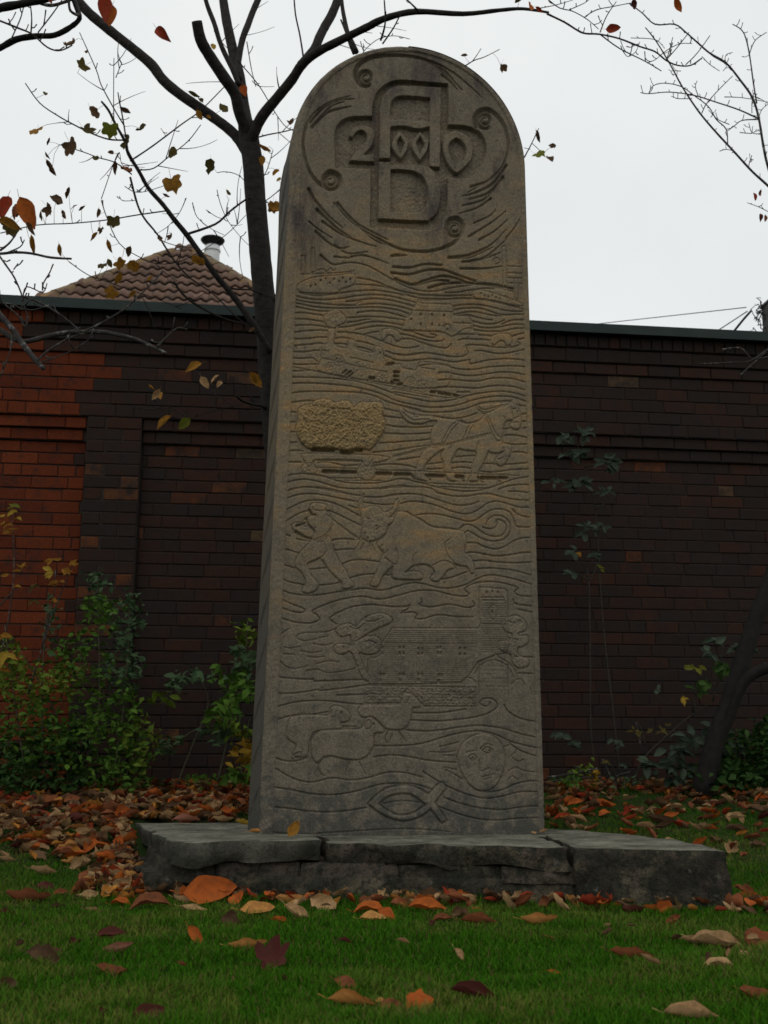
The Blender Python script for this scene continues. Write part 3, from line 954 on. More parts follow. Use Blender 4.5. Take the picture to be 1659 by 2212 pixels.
def poly_mask(pts):
    xs = np.array([p[0] for p in pts]); ys = np.array([p[1] for p in pts])
    x0, x1 = max(int(xs.min()) - 1, 0), min(int(xs.max()) + 2, NX)
    y0, y1 = max(int(ys.min()) - 1, 0), min(int(ys.max()) + 2, NY)
    gx, gy = np.meshgrid(np.arange(x0, x1), np.arange(y0, y1))
    m = np.zeros(gx.shape, bool)
    n = len(pts)
    for i in range(n):
        xa, ya = pts[i]; xb, yb = pts[(i + 1) % n]
        if ya == yb: continue
        c = ((ya > gy) != (yb > gy)) & (gx < (xb - xa) * (gy - ya) / (yb - ya) + xa)
        m ^= c
    full = np.zeros((NY, NX), bool)
    full[y0:y1, x0:x1] = m
    return full
def blur(a, r, k=3):
    a = a.astype(np.float32)
    for _ in range(k):
        for ax in (0, 1):
            c = np.cumsum(np.pad(a, [(r + 1, r) if i == ax else (0, 0) for i in (0, 1)], mode='edge'), axis=ax)
            n = a.shape[ax]
            a = (np.take(c, np.arange(2 * r + 1, n + 2 * r + 1), axis=ax) - np.take(c, np.arange(0, n), axis=ax)) / (2 * r + 1)
    return a
Groove = np.zeros((NY, NX), np.float32)
def corner_smooth(pts, sub=4, lim=48):
    """closed outline: curves are rounded, real corners stay sharp"""
    n = len(pts); cs = []
    for i in range(n):
        a, b, c = [np.array(pts[(i + k) % n]) for k in (-1, 0, 1)]
        u, v = b - a, c - b
        ang = abs(math.degrees(math.atan2(u[0] * v[1] - u[1] * v[0], u.dot(v))))
        if ang > lim: cs.append(i)
    if len(cs) < 2: return [tuple(q) for q in smooth_path(list(pts) + [pts[0]], sub)]
    out = []
    for k, i in enumerate(cs):
        j = cs[(k + 1) % len(cs)]
        seg = [pts[m % n] for m in range(i, j + 1 if j > i else j + n + 1)]
        if len(seg) == 2: out.append(tuple(seg[0]))
        else: out += [tuple(q) for q in smooth_path(seg, sub)[:-1]]
    return out
def chisel(pts, w0, w1, depth, sub=5):
    path = smooth_path(pts, sub)
    n = len(path)
    for i in range(n - 1):
        a, b = path[i], path[i + 1]
        t = i / max(n - 1, 1)
        w = w0 + (w1 - w0) * t
        w = max(w, 1.2)
        x0, x1 = int(min(a[0], b[0]) - w - 1), int(max(a[0], b[0]) + w + 2)
        y0, y1 = int(min(a[1], b[1]) - w - 1), int(max(a[1], b[1]) + w + 2)
        x0, y0, x1, y1 = max(x0, 0), max(y0, 0), min(x1, NX), min(y1, NY)
        if x1 <= x0 or y1 <= y0: continue
        gx, gy = np.meshgrid(np.arange(x0, x1), np.arange(y0, y1))
        dx, dy = b[0] - a[0], b[1] - a[1]
        L2 = dx * dx + dy * dy + 1e-9
        u = np.clip(((gx - a[0]) * dx + (gy - a[1]) * dy) / L2, 0, 1)
        d = np.hypot(gx - a[0] - u * dx, gy - a[1] - u * dy) / w
        q = np.clip(1 - d, 0, 1)
        g = depth * (w / max(w0, w1)) * q * (1.5 - 0.5 * q)
        sl = Groove[y0:y1, x0:x1]
        np.maximum(sl, g, out=sl)

regions = ['face']
occupied = np.zeros((NY, NX), bool)
nz = rng.normal(size=(NY, NX)).astype(np.float32)
rough_noise = blur(nz, 1, 2); rough_noise /= rough_noise.std()
rough_noise2 = blur(nz, 3, 2); rough_noise2 /= rough_noise2.std()
for row in FIGS.strip().splitlines():
    tk = row.split()
    name, amp, rough, sh = tk[0], float(tk[1]) / 1000, float(tk[2]), tk[3]
    poly = on_sheet(sh, pts_of(tk[4:]))
    sp = [tuple(q) for q in smooth_path(poly + [poly[0]], 3)] if not name.startswith(('church', 'house', 'chimney', 'wall')) else poly
    m = poly_mask(sp)
    regions.append(name); Lab[m] = len(regions) - 1
    r = 12 if name == 'hay_relief' else (6 if amp > .006 else 4)
    b = blur(m, r, 2)
    Hm += np.where(m, 0.6 * amp * np.clip((b - 0.35) / 0.5, 0, 1) ** 0.6, 0)
    if rough: Hm += np.where(m, rough * (0.0016 * rough_noise + 0.0004 * rough_noise2), 0)
    occupied |= m
    chisel(sp + [sp[0]], 2.8, 2.8, 0.0046, 1)
FIGMASK = occupied.copy()
for row in LINES.strip().splitlines():
    tk = row.split(); chisel(on_sheet(tk[0], pts_of(tk[1:])), 2.8, 2.5, 0.0076)
for row in FINE.strip().splitlines():
    tk = row.split(); chisel(on_sheet(tk[0], pts_of(tk[1:])), 2.4, 2.2, 0.0055)
for row in STROKES.strip().splitlines():
    tk = row.split(); w0, w1 = float(tk[1]), float(tk[2])
    chisel(on_sheet(tk[0], pts_of(tk[3:])), w0 * 1.05 + 1.3, w1 * .9 + 1.2, 0.006 + 0.0024 * max(w0, w1))
for row in PITS.strip().splitlines():
    tk = row.split()
    k = SHEET[tk[0]][2]
    for q in on_sheet(tk[0], pts_of(tk[2:])):
        r = max(float(tk[1]) * k, 2.4); chisel([q, (q[0] + .5, q[1] + r * .6)], r, r, 0.009, 2)
for row in WHEELS.strip().splitlines():
    tk = row.split(); k = SHEET[tk[0]][2]; r = float(tk[1]) * k
    (cx, cy), = on_sheet(tk[0], pts_of(tk[2:]))
    for rr in (r, r * .3):
        chisel([(cx + rr * math.cos(a * math.tau / 14), cy + rr * math.sin(a * math.tau / 14)) for a in range(15)], 2.4, 2.4, 0.0035, 2)
    for a in range(8):
        c, s_ = math.cos(a * math.tau / 8 + .2), math.sin(a * math.tau / 8 + .2)
        chisel([(cx + c * r * .42, cy + s_ * r * .42), (cx + c * r * .85, cy + s_ * r * .85)], 2.0, 2.0, 0.003, 2)
# masonry courses of the church and its porch wall, hatched by hand
for y in range(300, 600, 11):
    x0, x1 = (790 - (y - 297) * .7, 1250) if y < 375 else ((700, 1245) if y < 450 else (662, 1240 - max(0, (y - 480) * .35)))
    chisel(on_sheet('E', [(x0 + 8, y), (x1 - 6, y + 1)]), 2.2, 2.2, 0.0034, 2)
for y in range(150, 430, 12):
    chisel(on_sheet('E', [(1275, y), (1405, y + 2)]), 2.2, 2.2, 0.0034, 2)
for y in range(480, 650, 22):
    chisel(on_sheet('E', [(1268, y), (1408, y + 2)]), 1.8, 1.8, 0.0015, 2)
for k, y in enumerate(range(622, 716, 16)):
    chisel(on_sheet('E', [(650, y), (850, y + 2), (1235, y + 5)]), 2.2, 2.2, 0.0026, 3)
    for x in range(660 + (k % 2) * 17, 1235, 34):
        chisel(on_sheet('E', [(x, y), (x + 1, y + 15)]), 1.8, 1.8, 0.0022, 2)
# volutes
for cx, cy in ((590, 255), (1295, 508), (378, 870), (1115, 1148)):
    (px, py), = on_sheet('A', [(cx, cy)])
    sp = []
    for i in range(30):
        a = i / 29 * math.tau * 1.6; r = 24 * (1 - i / 29 * .72)
        sp.append((px + r * math.cos(a + 1.2), py + r * math.sin(a + 1.2)))
    chisel(sp, 8.5, 3.6, 0.024, 2)
# the AD 2000 cut-out: letters stand in a sunk panel
pm = poly_mask(corner_smooth(on_sheet('A', pts_of(PANEL.split()))))
sunk = blur(pm, 1, 1) * 0.024
sunk_tex = np.where(pm, 0.0006 * rough_noise + 0.0002 * rough_noise2, 0)
rise = np.zeros((NY, NX), np.float32)
for name, polys in GLYPHS:
    g = np.zeros((NY, NX), bool)
    for pl in polys:
        q = on_sheet('A', pts_of(pl.split()))
        q = corner_smooth(q)
        g ^= poly_mask(q)
    rise = np.maximum(rise, blur(g, 1, 1))
    regions.append(name); Lab[g] = len(regions) - 1
Groove *= 1 - np.clip(blur(pm, 2, 1) * 1.6, 0, 1) 
Hm = Hm - sunk * (1 - rise * 0.93) + sunk_tex * (1 - rise)
# fish
fo = poly_mask(corner_smooth(on_sheet('F', pts_of(FISH[0].split()))))
fi = poly_mask(corner_smooth(on_sheet('F', pts_of(FISH[1].split()))))
for pl in FISH:
    q = corner_smooth(on_sheet('F', pts_of(pl.split()))); q.append(q[0])
    chisel(q, 4.6, 4.6, 0.007, 1)
Hm += np.where(fo & ~fi, 0.004 * np.clip((blur(fo & ~fi, 3, 2) - .3) / .5, 0, 1), 0)
regions.append('fish_relief'); Lab[fo] = len(regions) - 1
# a face ring and soft hollows between the waves
Hm -= Groove
Hm += 0.00016 * rough_noise2 + 0.00012 * rough_noise

# ---- outline of the front face in metres (stone frame: x along the wall, y away from the viewer)
YS, YB = 4.40, 4.82                      # front and back planes
ZB, ZS, ZT = 0.176, 3.06, 3.632          # foot, springing, crown
def edgeL(z): return 0.062 + 0.064 * (z - 0.2) / 2.8
def edgeR(z): return 1.176 + 0.003 * (z - 0.2) / 2.8
XC, RA, RB = 0.5 * (edgeL(ZS) + edgeR(ZS)), 0.5 * (edgeR(ZS) - edgeL(ZS)), ZT - ZS
rows = [(z, edgeL(z), edgeR(z)) for z in np.linspace(ZB, ZS, 1000)[:-1]]
for th in np.linspace(0, math.pi / 2, 260):
    c = max(math.cos(th), 0.004)
    rows.append((ZS + RB * math.sin(th), XC - RA * c, XC + RA * c))
rows = np.array(rows)
NC = 471
# columns are closer together at the rims
u = np.linspace(0, 1, NC)
Z = np.repeat(rows[:, :1], NC, 1)
X = rows[:, 1:2] + (rows[:, 2:3] - rows[:, 1:2]) * u[None, :]
# project onto the drawing sheet
def to_sheet(X, Yv, Z):
    dx, dy, dz = X - EYE.x, Yv - EYE.y, Z - EYE.z
    cx = CY * dx + SY * dy; cy = -SY * dx + CY * dy
    dep = cy * CP + dz * SP; upc = -cy * SP + dz * CP
    px = 829.5 + FOC * cx / dep; py = 1106 - FOC * upc / dep
    return px * 1.38885 - OX, py * 1.38885 - OY
SX, SYY = to_sheet(X, YS, Z)
def bil(A, x, y):
    x = np.clip(x, 0, NX - 1.01); y = np.clip(y, 0, NY - 1.01)
    i, j = y.astype(int), x.astype(int); fy, fx = y - i, x - j
    return A[i, j] * (1 - fy) * (1 - fx) + A[i, j + 1] * (1 - fy) * fx + A[i + 1, j] * fy * (1 - fx) + A[i + 1, j + 1] * fy * fx
HH = bil(Hm, SX, SYY)
# rim: chamfer, flat fillet, then a step down to the carved field
eL, eR = X - rows[:, 1:2], rows[:, 2:3] - X
rr = np.sqrt(((X - XC) / RA) ** 2 + (np.maximum(Z - ZS, 0) / RB) ** 2)
eA = (1 - rr) * RA
arch = Z > ZS
eL = np.where(arch, eA, eL); eR = np.where(arch, eA, eR)
side = np.where(X < XC, 0, 1)
e = np.where(side == 0, eL, eR)
kz = np.clip((Z - ZS) / 0.35, 0, 1)
wid = np.where(side == 0, 0.050 * (1 - kz) + 0.026 * kz, 0.024)
cham = np.where(side == 0, 0.030 * (1 - kz) + 0.014 * kz, 0.012)
sst = lambda a, b, x: np.clip((x - a) / (b - a), 0, 1) ** 2 * (3 - 2 * np.clip((x - a) / (b - a), 0, 1))
rim = -cham * (1 - sst(0, 1, e / cham)) * 0.9
field = sst(wid - 0.002, wid + 0.006, e)
HH = np.where(field > 0, HH * field, 0) + rim - 0.006 * field
HH += np.where(e < wid, 0.0006 * bil(rough_noise2, SX, SYY), 0)
V = np.stack([X, YS - HH, Z], -1).reshape(-1, 3)
NR = len(rows)
idx = np.arange(NR * NC).reshape(NR, NC)
Fq = np.stack([idx[:-1, :-1], idx[:-1, 1:], idx[1:, 1:], idx[1:, :-1]], -1).reshape(-1, 4)
# vertex normals for seamless splitting
dU = np.gradient(V.reshape(NR, NC, 3), axis=1); dV = np.gradient(V.reshape(NR, NC, 3), axis=0)
Nn = np.cross(dU, dV); Nn /= np.linalg.norm(Nn, axis=-1, keepdims=True) + 1e-12
Nn = Nn.reshape(-1, 3)
lx = np.clip(SX.round().astype(int), 0, NX - 1); ly = np.clip(SYY.round().astype(int), 0, NY - 1)
LV = Lab[ly, lx]
LV = np.where(field > 0.5, LV, 0)
FL = LV[:-1, :-1].reshape(-1)
stone = empty('carved_standing_stone', (XC, 4.6, 0.19))
tag(stone, 'tall round-topped carved sandstone slab standing on the rough stone plinth', 'standing stone')
PART_LABEL = {}
for rid, rname in enumerate(regions):
    sel = np.nonzero(FL == rid)[0]
    if len(sel) < 6: continue
    f = Fq[sel]
    used, inv = np.unique(f, return_inverse=True)
    me = np_mesh(rname, V[used], inv.reshape(-1, 4))
    me.normals_split_custom_set_from_vertices(Nn[used].tolist())
    nm = 'carved_face' if rname == 'face' else ('human_face_relief' if rname == 'face_relief' else rname)
    link(nm, me, stone, MAT_HAY if rname == 'hay_relief' else MAT_STONE)
# ---- the body behind the face: splayed sides with a carved braid, arched top, back
def outline(t_rows, back):
    L = [(r[1], r[0]) for r in t_rows]; Rr = [(r[2], r[0]) for r in t_rows]
    return L + Rr[::-1]
brow = np.concatenate([rows[:999:6], rows[999::6], rows[-1:]])
bl_foot, bl_top = P(743 / 1.38885, 2490 / 1.38885, YB).x, P(838 / 1.38885, 560 / 1.38885, YB).x
def backx(x, z):
    k = (x - edgeL(min(z, ZS))) / (edgeR(min(z, ZS)) - edgeL(min(z, ZS)))
    bl = bl_foot + (bl_top - bl_foot) * min((z - 0.2) / 2.6, 1.0)
    return bl + k * (edgeR(min(z, ZS)) + 0.03 - bl)
prof = outline(brow, False)
nd = 15
vs = []
for k in range(nd):
    t = k / (nd - 1)
    for i, (x, z) in enumerate(prof):
        xb = backx(x, z)
        yy = YS + 0.027 * (1.0 if x < XC else .4) * (1 - min(1, max(0, (z - ZS) / .35)) * .5) * (1 if k == 0 else 0)
        if k: yy = YS + 0.027 + (YB - YS - 0.027) * t
        xx = x + (xb - x) * t if k else x
        if k and x < XC and z < ZS + 0.1:                       # braid cut into the left flank
            ph = (z / 0.19 + t * 0.75) % 1.0
            amp = math.sin(math.pi * t) ** .6
            xx += amp * (0.0065 * ph - 0.002) - 0.002 * amp
        vs.append((xx, yy, z))
m = len(prof)
fs = []
for k in range(nd - 1):
    for i in range(m - 1):
        fs.append((k * m + i, k * m + i + 1, (k + 1) * m + i + 1, (k + 1) * m + i))
fs.append(tuple((nd - 1) * m + i for i in range(m)))
body = MB(); body.add(vs, [f[::-1] for f in fs])
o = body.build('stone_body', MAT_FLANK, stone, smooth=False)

# ------------------------------------------------------------------ the plinth
plinth = empty('stone_plinth', (0.6, 4.2, 0.0))
tag(plinth, 'low plinth of rough dark slabs on a weathered stone footing under the carved slab', 'plinth')
def rock(name, poly, z0, z1, mat, rough=0.012, inset=0.0, seed=0.0, step=0.028, lab=None, skylit=True):
    """a split-faced block: outline poly (x,y), paler top with painted skylight, hacked sides"""
    A = [Vector(p) for p in poly]
    ring = []
    for i in range(len(A)):
        a, b = A[i], A[(i + 1) % len(A)]
        n = max(1, int((b - a).length / step))
        ring += [a + (b - a) * j / n for j in range(n)]
    c = sum(ring, Vector((0, 0))) / len(ring)
    n = len(ring)
    levels = max(3, int((z1 - z0) / 0.022))
    vs, fs = [], []
    def nz_(x, y, z, s): return noise.noise(Vector((x * s + seed, y * s - seed, z * s + seed * 2)))
    for k in range(levels + 1):
        t = k / levels; z = z0 + (z1 - z0) * t
        for q in ring:
            d = (q - c); L = d.length
            out = rough * (1.6 * nz_(q.x, q.y, z * 1.6, 7) + 0.9 * nz_(q.x, q.y, z, 19) + .5 * nz_(q.x, q.y, z, 45)) - inset * (1 - t)
            if k == levels: out -= 0.004
            und = rough * .75 * nz_(q.x * 1.3, q.y * 1.3, 7.7, 6) if k == 0 else 0
            w = q + d / L * out
            vs.append((w.x, w.y, z + (rough * .35 * nz_(q.x, q.y, 3.3, 9) if k == levels else rough * .8 * nz_(q.x, q.y, 3.3, 9)) + und))
    for k in range(levels):
        for i in range(n):
            j = (i + 1) % n
            fs.append((k * n + i, k * n + j, (k + 1) * n + j, (k + 1) * n + i))
    base = levels * n
    rings_in = 5
    for r in range(1, rings_in):
        t = 1 - r / rings_in
        for q in ring:
            w = c + (q - c) * (t * 0.985)
            vs.append((w.x, w.y, z1 + 0.004 * nz_(w.x, w.y, 1, 8) + 0.002 * nz_(w.x, w.y, 2, 30)))
        b2 = base + r * n
        for i in range(n):
            j = (i + 1) % n
            fs.append((b2 - n + i, b2 - n + j, b2 + j, b2 + i))
    vs.append((c.x, c.y, z1)); last = base + (rings_in - 1) * n
    for i in range(n): fs.append((last + i, last + (i + 1) % n, len(vs) - 1))
    mb = MB(); mb.add(vs, fs)
    o = mb.build(name, mat, plinth, smooth=True)
    if skylit:
        o.data.materials.append(MAT_SKYLIT)  # top faces take the copy with skylight painted in
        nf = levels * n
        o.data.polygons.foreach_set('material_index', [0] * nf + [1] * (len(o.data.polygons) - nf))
    o.data.polygons.foreach_set('use_smooth', [True] * len(o.data.polygons))
    if lab: o['label'] = lab
    return o
TZ = 0.183
rock('slab', [(-.365, 4.78), (-.25, 3.985), (.275, 3.99), (.275, 4.5), (.04, 4.75)], .118, TZ + .008, MAT_SLAB, .02, .018, 1.0, lab='pale-topped slab at the front left of the plinth')
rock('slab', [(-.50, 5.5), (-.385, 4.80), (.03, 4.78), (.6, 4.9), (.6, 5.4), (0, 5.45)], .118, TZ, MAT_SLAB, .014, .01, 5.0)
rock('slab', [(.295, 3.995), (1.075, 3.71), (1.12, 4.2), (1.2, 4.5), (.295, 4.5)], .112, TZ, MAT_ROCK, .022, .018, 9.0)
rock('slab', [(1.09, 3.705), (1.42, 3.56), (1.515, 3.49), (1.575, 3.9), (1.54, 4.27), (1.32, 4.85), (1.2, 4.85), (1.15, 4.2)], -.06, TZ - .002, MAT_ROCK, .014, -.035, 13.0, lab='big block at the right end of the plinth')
# thin bedding stones between the slabs and the footing
rock('bedding_stone', [(-.43, 5.3), (-.35, 4.6), (-.262, 4.045), (-.085, 4.035), (-.085, 5.2)], .066, .122, MAT_ROCK, .014, -.012, 31.0, skylit=False)
rock('bedding_stone', [(-.085, 4.03), (.205, 4.01), (.205, 5.0), (-.085, 5.0)], .062, .121, MAT_BED, .013, -.010, 33.0, skylit=False)
rock('bedding_stone', [(.205, 4.012), (.525, 3.925), (.525, 4.9), (.205, 4.9)], .064, .119, MAT_BED, .012, -.014, 35.0, skylit=False)
rock('bedding_stone', [(.525, 3.93), (.865, 3.805), (.885, 4.9), (.525, 4.9)], .062, .116, MAT_ROCK, .012, -.008, 37.0, skylit=False)
rock('bedding_stone', [(.865, 3.80), (1.09, 3.725), (1.14, 4.8), (.885, 4.8)], .064, .116, MAT_BED, .010, -.012, 39.0, skylit=False)
rock('footing', [(-.55, 5.5), (-.42, 4.7), (-.30, 4.07), (.28, 3.955), (1.08, 3.725), (1.12, 3.9), (1.2, 4.5), (1.3, 5.3), (0, 5.4)], -.06, .076, MAT_ROCK, .026, -.022, 21.0, skylit=False)
# ------------------------------------------------------------------ the brick wall
YW = 6.9
wall = empty('brick_wall', (0.8, YW, 0.25))
tag(wall, 'high dark brick wall with stepped courses and a dark green metal coping behind the carved slab', 'wall')
ZC0, ZC1 = 3.288, 3.350
mb = MB()
X0, X1 = -3.4, 5.2
mb.box(X0, X1, YW - .085, YW + .30, ZC0 + .004, ZC1)
mb.box(X0, X1, YW - .097, YW - .085, ZC0 - .004, ZC1 + .003)
mb.box(X0, X1, YW - .105, YW - .097, ZC0 - .004, ZC0 + .006)
mb.build('coping', MAT_COPING, wall)
mb = MB()
PL0, PL1 = -1.045, -0.70                           # the pilaster
mb.box(X0, X1, YW + .007, YW + .29, 2.6, ZC0)
mb.box(X0, PL0 + .02, YW + .069, YW + .29, -.1, 2.6)
mb.box(PL1 - .02, X1, YW + .069, YW + .29, -.1, 2.6)
mb.box(PL0 + .004, PL1 - .004, YW + .006, YW + .28, -.12, 2.598)
mb.box(X0, X1, YW - .030, YW + .012, 3.197, ZC0)
mb.box(X0, X1, YW - .014, YW + .012, 3.10, 3.197)
mb.box(X0, X1, YW - .002, YW + .012, 3.02, 3.10)
for a, b in ((X0, PL0), (PL1, X1)):
    mb.box(a, b, YW + .030, YW + .075, 2.526, 2.6)
    mb.box(a, b, YW + .050, YW + .075, 2.445, 2.526)
mb.build('mortar_core', MAT_MORTAR, wall)

def brick_mesh(L, H, D, name, seed):
    r = random.Random(seed)
    c = .004
    j = lambda: r.uniform(-.0012, .0012)
    vs = []
    for y, e in ((D, 0), (c, 0), (0, c)):
        for sx, sz in ((-1, -1), (1, -1), (1, 1), (-1, 1)):
            vs.append((sx * (L / 2 - e) + j(), y + (j() if y == 0 else 0), sz * (H / 2 - e) + j()))
    fs = []
    for k in (0, 1):
        for i in range(4):
            q = (i + 1) % 4
            fs.append((k * 4 + i, k * 4 + q, k * 4 + 4 + q, k * 4 + 4 + i))
    fs.append((8, 9, 10, 11))
    return vs, fs
cells = []                                         # x, z, length, height, y front
def course(z0, z1, yf, x0, x1, mode, off):
    J = .0062
    x = x0 - off
    k = 0
    while x < x1:
        L = {'S': .222, 'H': .112, 'B': .0745}[mode] if mode != 'F' else (.222, .112)[k % 2]
        a, b = max(x, x0), min(x + L, x1)
        if b - a > .03: cells.append(((a + b) / 2, (z0 + z1) / 2, b - a - J, z1 - z0 - J, yf))
        x += L; k += 1
course(3.197, ZC0, YW - .045, X0, X1, 'B', .03)
course(3.10, 3.197, YW - .030, X0, X1, 'S', .07)
course(3.02, 3.10, YW - .016, X0, X1, 'S', .16)
for k in range(5):
    z = 3.02 - .084 * (k + 1)
    course(z, z + .084, YW, X0, X1, 'F' if k == 4 else 'S', (.0, .11, .06, .17, .03)[k])
for k in range(31):
    z1 = 2.6 - .0775 * k; z0 = z1 - .0775
    yf = YW + (.020 if k == 0 else (.040 if k == 1 else .062))
    md = 'F' if k % 6 == 4 else 'S'
    off = (.0, .11, .05, .16, .08, .19)[k % 6] if md == 'S' else .04
    course(z0, z1, yf, X0, PL0 - .002, md, off)
    course(z0, z1, yf, PL1 + .002, X1, md, off + .03)
    if k % 2: cells.append((PL0 + .111, (z0 + z1) / 2, .216, z1 - z0 - .0062, YW)); cells.append((PL1 - .0615, (z0 + z1) / 2, .105, z1 - z0 - .0062, YW))
    else: cells.append((PL0 + .0615, (z0 + z1) / 2, .105, z1 - z0 - .0062, YW)); cells.append((PL1 - .111, (z0 + z1) / 2, .213, z1 - z0 - .0062, YW))
rb = random.Random(5)
def px_of(x, y, z):
    dx, dy, dz = x - EYE.x, y - EYE.y, z - EYE.z
    cx = CY * dx + SY * dy; cy = -SY * dx + CY * dy
    dep = cy * CP + dz * SP
    return 829.5 + FOC * cx / dep, 1106 - FOC * (-cy * SP + dz * CP) / dep, dep
def kind_of(x, z, L):
    e = -1.06 if z < 2.6 else (-.99 if z < 3.02 else -1.35)
    if 2.77 < z < 2.94: e = -.88
    if x + L / 2 < e + .05 + rb.uniform(-.02, .02) and z > .25:
        return 'orange' if rb.random() < .95 else 'dark'
    if z > 3.1: return 'sooty' if rb.random() < .9 else 'dark'
    r = rb.random()
    left = x < .2
    if L < .12 and r < (.26 if left else .10): return 'glow'
    if r < (.05 if left else .006): return 'glow'
    if r < (.55 if left else .38): return 'dark'
    return 'sooty'
info = []
for c in cells:
    x, z, L, H, yf = c
    px, py, dep = px_of(x, yf, z)
    seen = -30 < px < 1690 and -20 < py < 1700
    hid = (585 < px < 1140 and py > 500) or (py > 1560 and px < 350) 
    info.append((L / dep * H / dep if (seen and not hid) else 0, c, kind_of(x, z, L)))
info.sort(key=lambda t: -t[0])
cache = {}
def brick_data(L, H, kd):
    L, H = round(L, 2), round(H, 3)
    v = rb.randrange(3)
    key = (L, H, kd, v)
    if key not in cache:
        m = MB(); m.add(*brick_mesh(L, H, .06, 'brick', hash(key) % 1000))
        me = m.mesh('brick'); me.materials.append(MAT_BRICK[kd]); cache[key] = me
    return cache[key]
big, rest = info[:300], info[300:]
for a, (x, z, L, H, yf), kd in big:
    o = bpy.data.objects.new('brick', brick_data(L, H, kd))
    COL.objects.link(o); o.parent = wall; o.matrix_parent_inverse = Matrix.Translation(-Vector(wall.location))
    o.location = (x, yf + rb.uniform(-.0025, .0025), z + rb.uniform(-.001, .001))
    o.rotation_euler = (rb.uniform(-.012, .012), rb.uniform(-.004, .004), rb.uniform(-.006, .006))
joined = {k: (MB(), []) for k in MAT_BRICK}
for a, (x, z, L, H, yf), kd in rest:
    vs, fs = brick_mesh(L, H, .06, '', rb.randrange(999))
    dy = yf + rb.uniform(-.0025, .0025)
    joined[kd][0].add([(p[0] + x, p[1] + dy, p[2] + z) for p in vs], fs)
    joined[kd][1].extend([rb.random()] * len(vs))
V_, F_, T_, M_ = [], [], [], []
for mi, (kd, (m, tint)) in enumerate(joined.items()):
    b = len(V_); V_ += m.v; F_ += [tuple(i + b for i in f) for f in m.f]; T_ += tint; M_ += [mi] * len(m.f)
me = bpy.data.meshes.new('brickwork'); me.from_pydata(V_, [], F_)
for kd in joined: me.materials.append(MAT_BRICK_ST[kd])
me.polygons.foreach_set('material_index', M_)
set_tint(me, np.repeat(np.array(T_, np.float32)[:, None], 3, 1))
o = link('brickwork', me, wall); o['kind'] = 'stuff'

# ------------------------------------------------------------------ house beyond the wall
house = empty('house', (-2.2, 16, 0.2))
tag(house, 'house with a hipped roof of reddish-brown tiles rising behind the left part of the wall', 'house')
apex, bl, br = P(402, 527, 16.4), P(70, 641, 14.3), P(655, 676, 14.3)
br.z = bl.z = (bl.z + br.z) / 2 - .02
e1 = (br - bl).normalized()
foot = bl + e1 * (apex - bl).dot(e1)
up = (apex - foot); Lup = up.length; up.normalize()
nrm = e1.cross(up).normalized()
if nrm.y > 0: nrm = -nrm
mb = MB()
bk = Vector((0, 7, 0))
mb.add([tuple(bl - nrm * .05), tuple(br - nrm * .05), tuple(apex - nrm * .05), tuple(bl + bk), tuple(br + bk), tuple(apex + Vector((0, 3.0, 0)))],
       [(0, 1, 2), (0, 2, 5, 3), (1, 4, 5, 2), (3, 5, 4)])
roof = mb.build('roof', MAT_TILE, house)
W_, G_, A_ = .152, .315, .034
def tile_mesh():
    vs, fs = [], []
    n = 8
    for side_ in (0, 1):
        for j in (0, 1):
            for i in range(n + 1):
                t = i / n
                h = A_ * (math.cos((t - .38) * math.tau) * .5 + .5) ** 1.3
                v = Vector((0, 0, 0)) + e1 * ((t - .5) * W_) + up * (j * (G_ + .03)) + nrm * (h - .018 * side_ + (.040 if j == 0 else .0))
                vs.append(tuple(v))
    k = n + 1
    for i in range(n):
        fs.append((i, i + 1, k + i + 1, k + i))
        fs.append((2 * k + i, i + 0, i + 1, 2 * k + i + 1)[::-1])
    m = MB(); m.add(vs, fs)
    me = m.mesh('roof_tile', True); me.materials.append(MAT_TILE)
    return me
tm = tile_mesh()
nrow = int(Lup / G_) + 1
for r in range(nrow):
    for c in range(-40, 60):
        p = foot + up * (r * G_ - .1) + e1 * ((c + .5) * W_)
        s_ = (r * G_ + .12) / Lup
        xl = (bl - foot).dot(e1) * (1 - s_); xr = (br - foot).dot(e1) * (1 - s_)
        xx = (c + .5) * W_
        if xx < xl + .02 or xx > xr - .02: continue
        px, py, _ = px_of(*p)
        if px > 625: continue
        o = bpy.data.objects.new('roof_tile', tm); COL.objects.link(o)
        o.parent = roof; o.matrix_parent_inverse = Matrix.Identity(4)
        o.location = p + nrm * rb.uniform(0, .008)
        o.rotation_euler = (0, rb.uniform(-.012, .012), 0)
def hip(a, b):
    d = (b - a); L = d.length; d.normalize()
    side_ = d.cross(Vector((0, 0, 1))).normalized(); nn = side_.cross(d).normalized()
    m = MB(); vs = []; k = 7
    for j in (0, 1):
        for i in range(k):
            t = math.pi * i / (k - 1)
            rr = .145 if j == 0 else .13
            vs.append(tuple(d * (j * .40) + side_ * (math.cos(t) * rr) + nn * (math.sin(t) * rr * .62 - .085)))
    fs = [(i, i + 1, k + i + 1, k + i) for i in range(k - 1)] + [tuple(range(k))]
    m.add(vs, fs); me = m.mesh('hip_tile', True); me.materials.append(MAT_HIP)
    n = int(L / .37)
    for i in range(n - 1):
        o = bpy.data.objects.new('hip_tile', me); COL.objects.link(o)
        o.parent = roof; o.matrix_parent_inverse = Matrix.Identity(4)
        o.location = a + d * (i * .37) + nrm * .03
hip(bl, apex); hip(br, apex)
m = MB(); m.box(bl.x + .3, br.x - .3, bl.y + .3, bl.y + 6.5, 0, bl.z - .05)
m.build('house_wall', MAT_RENDER, house)
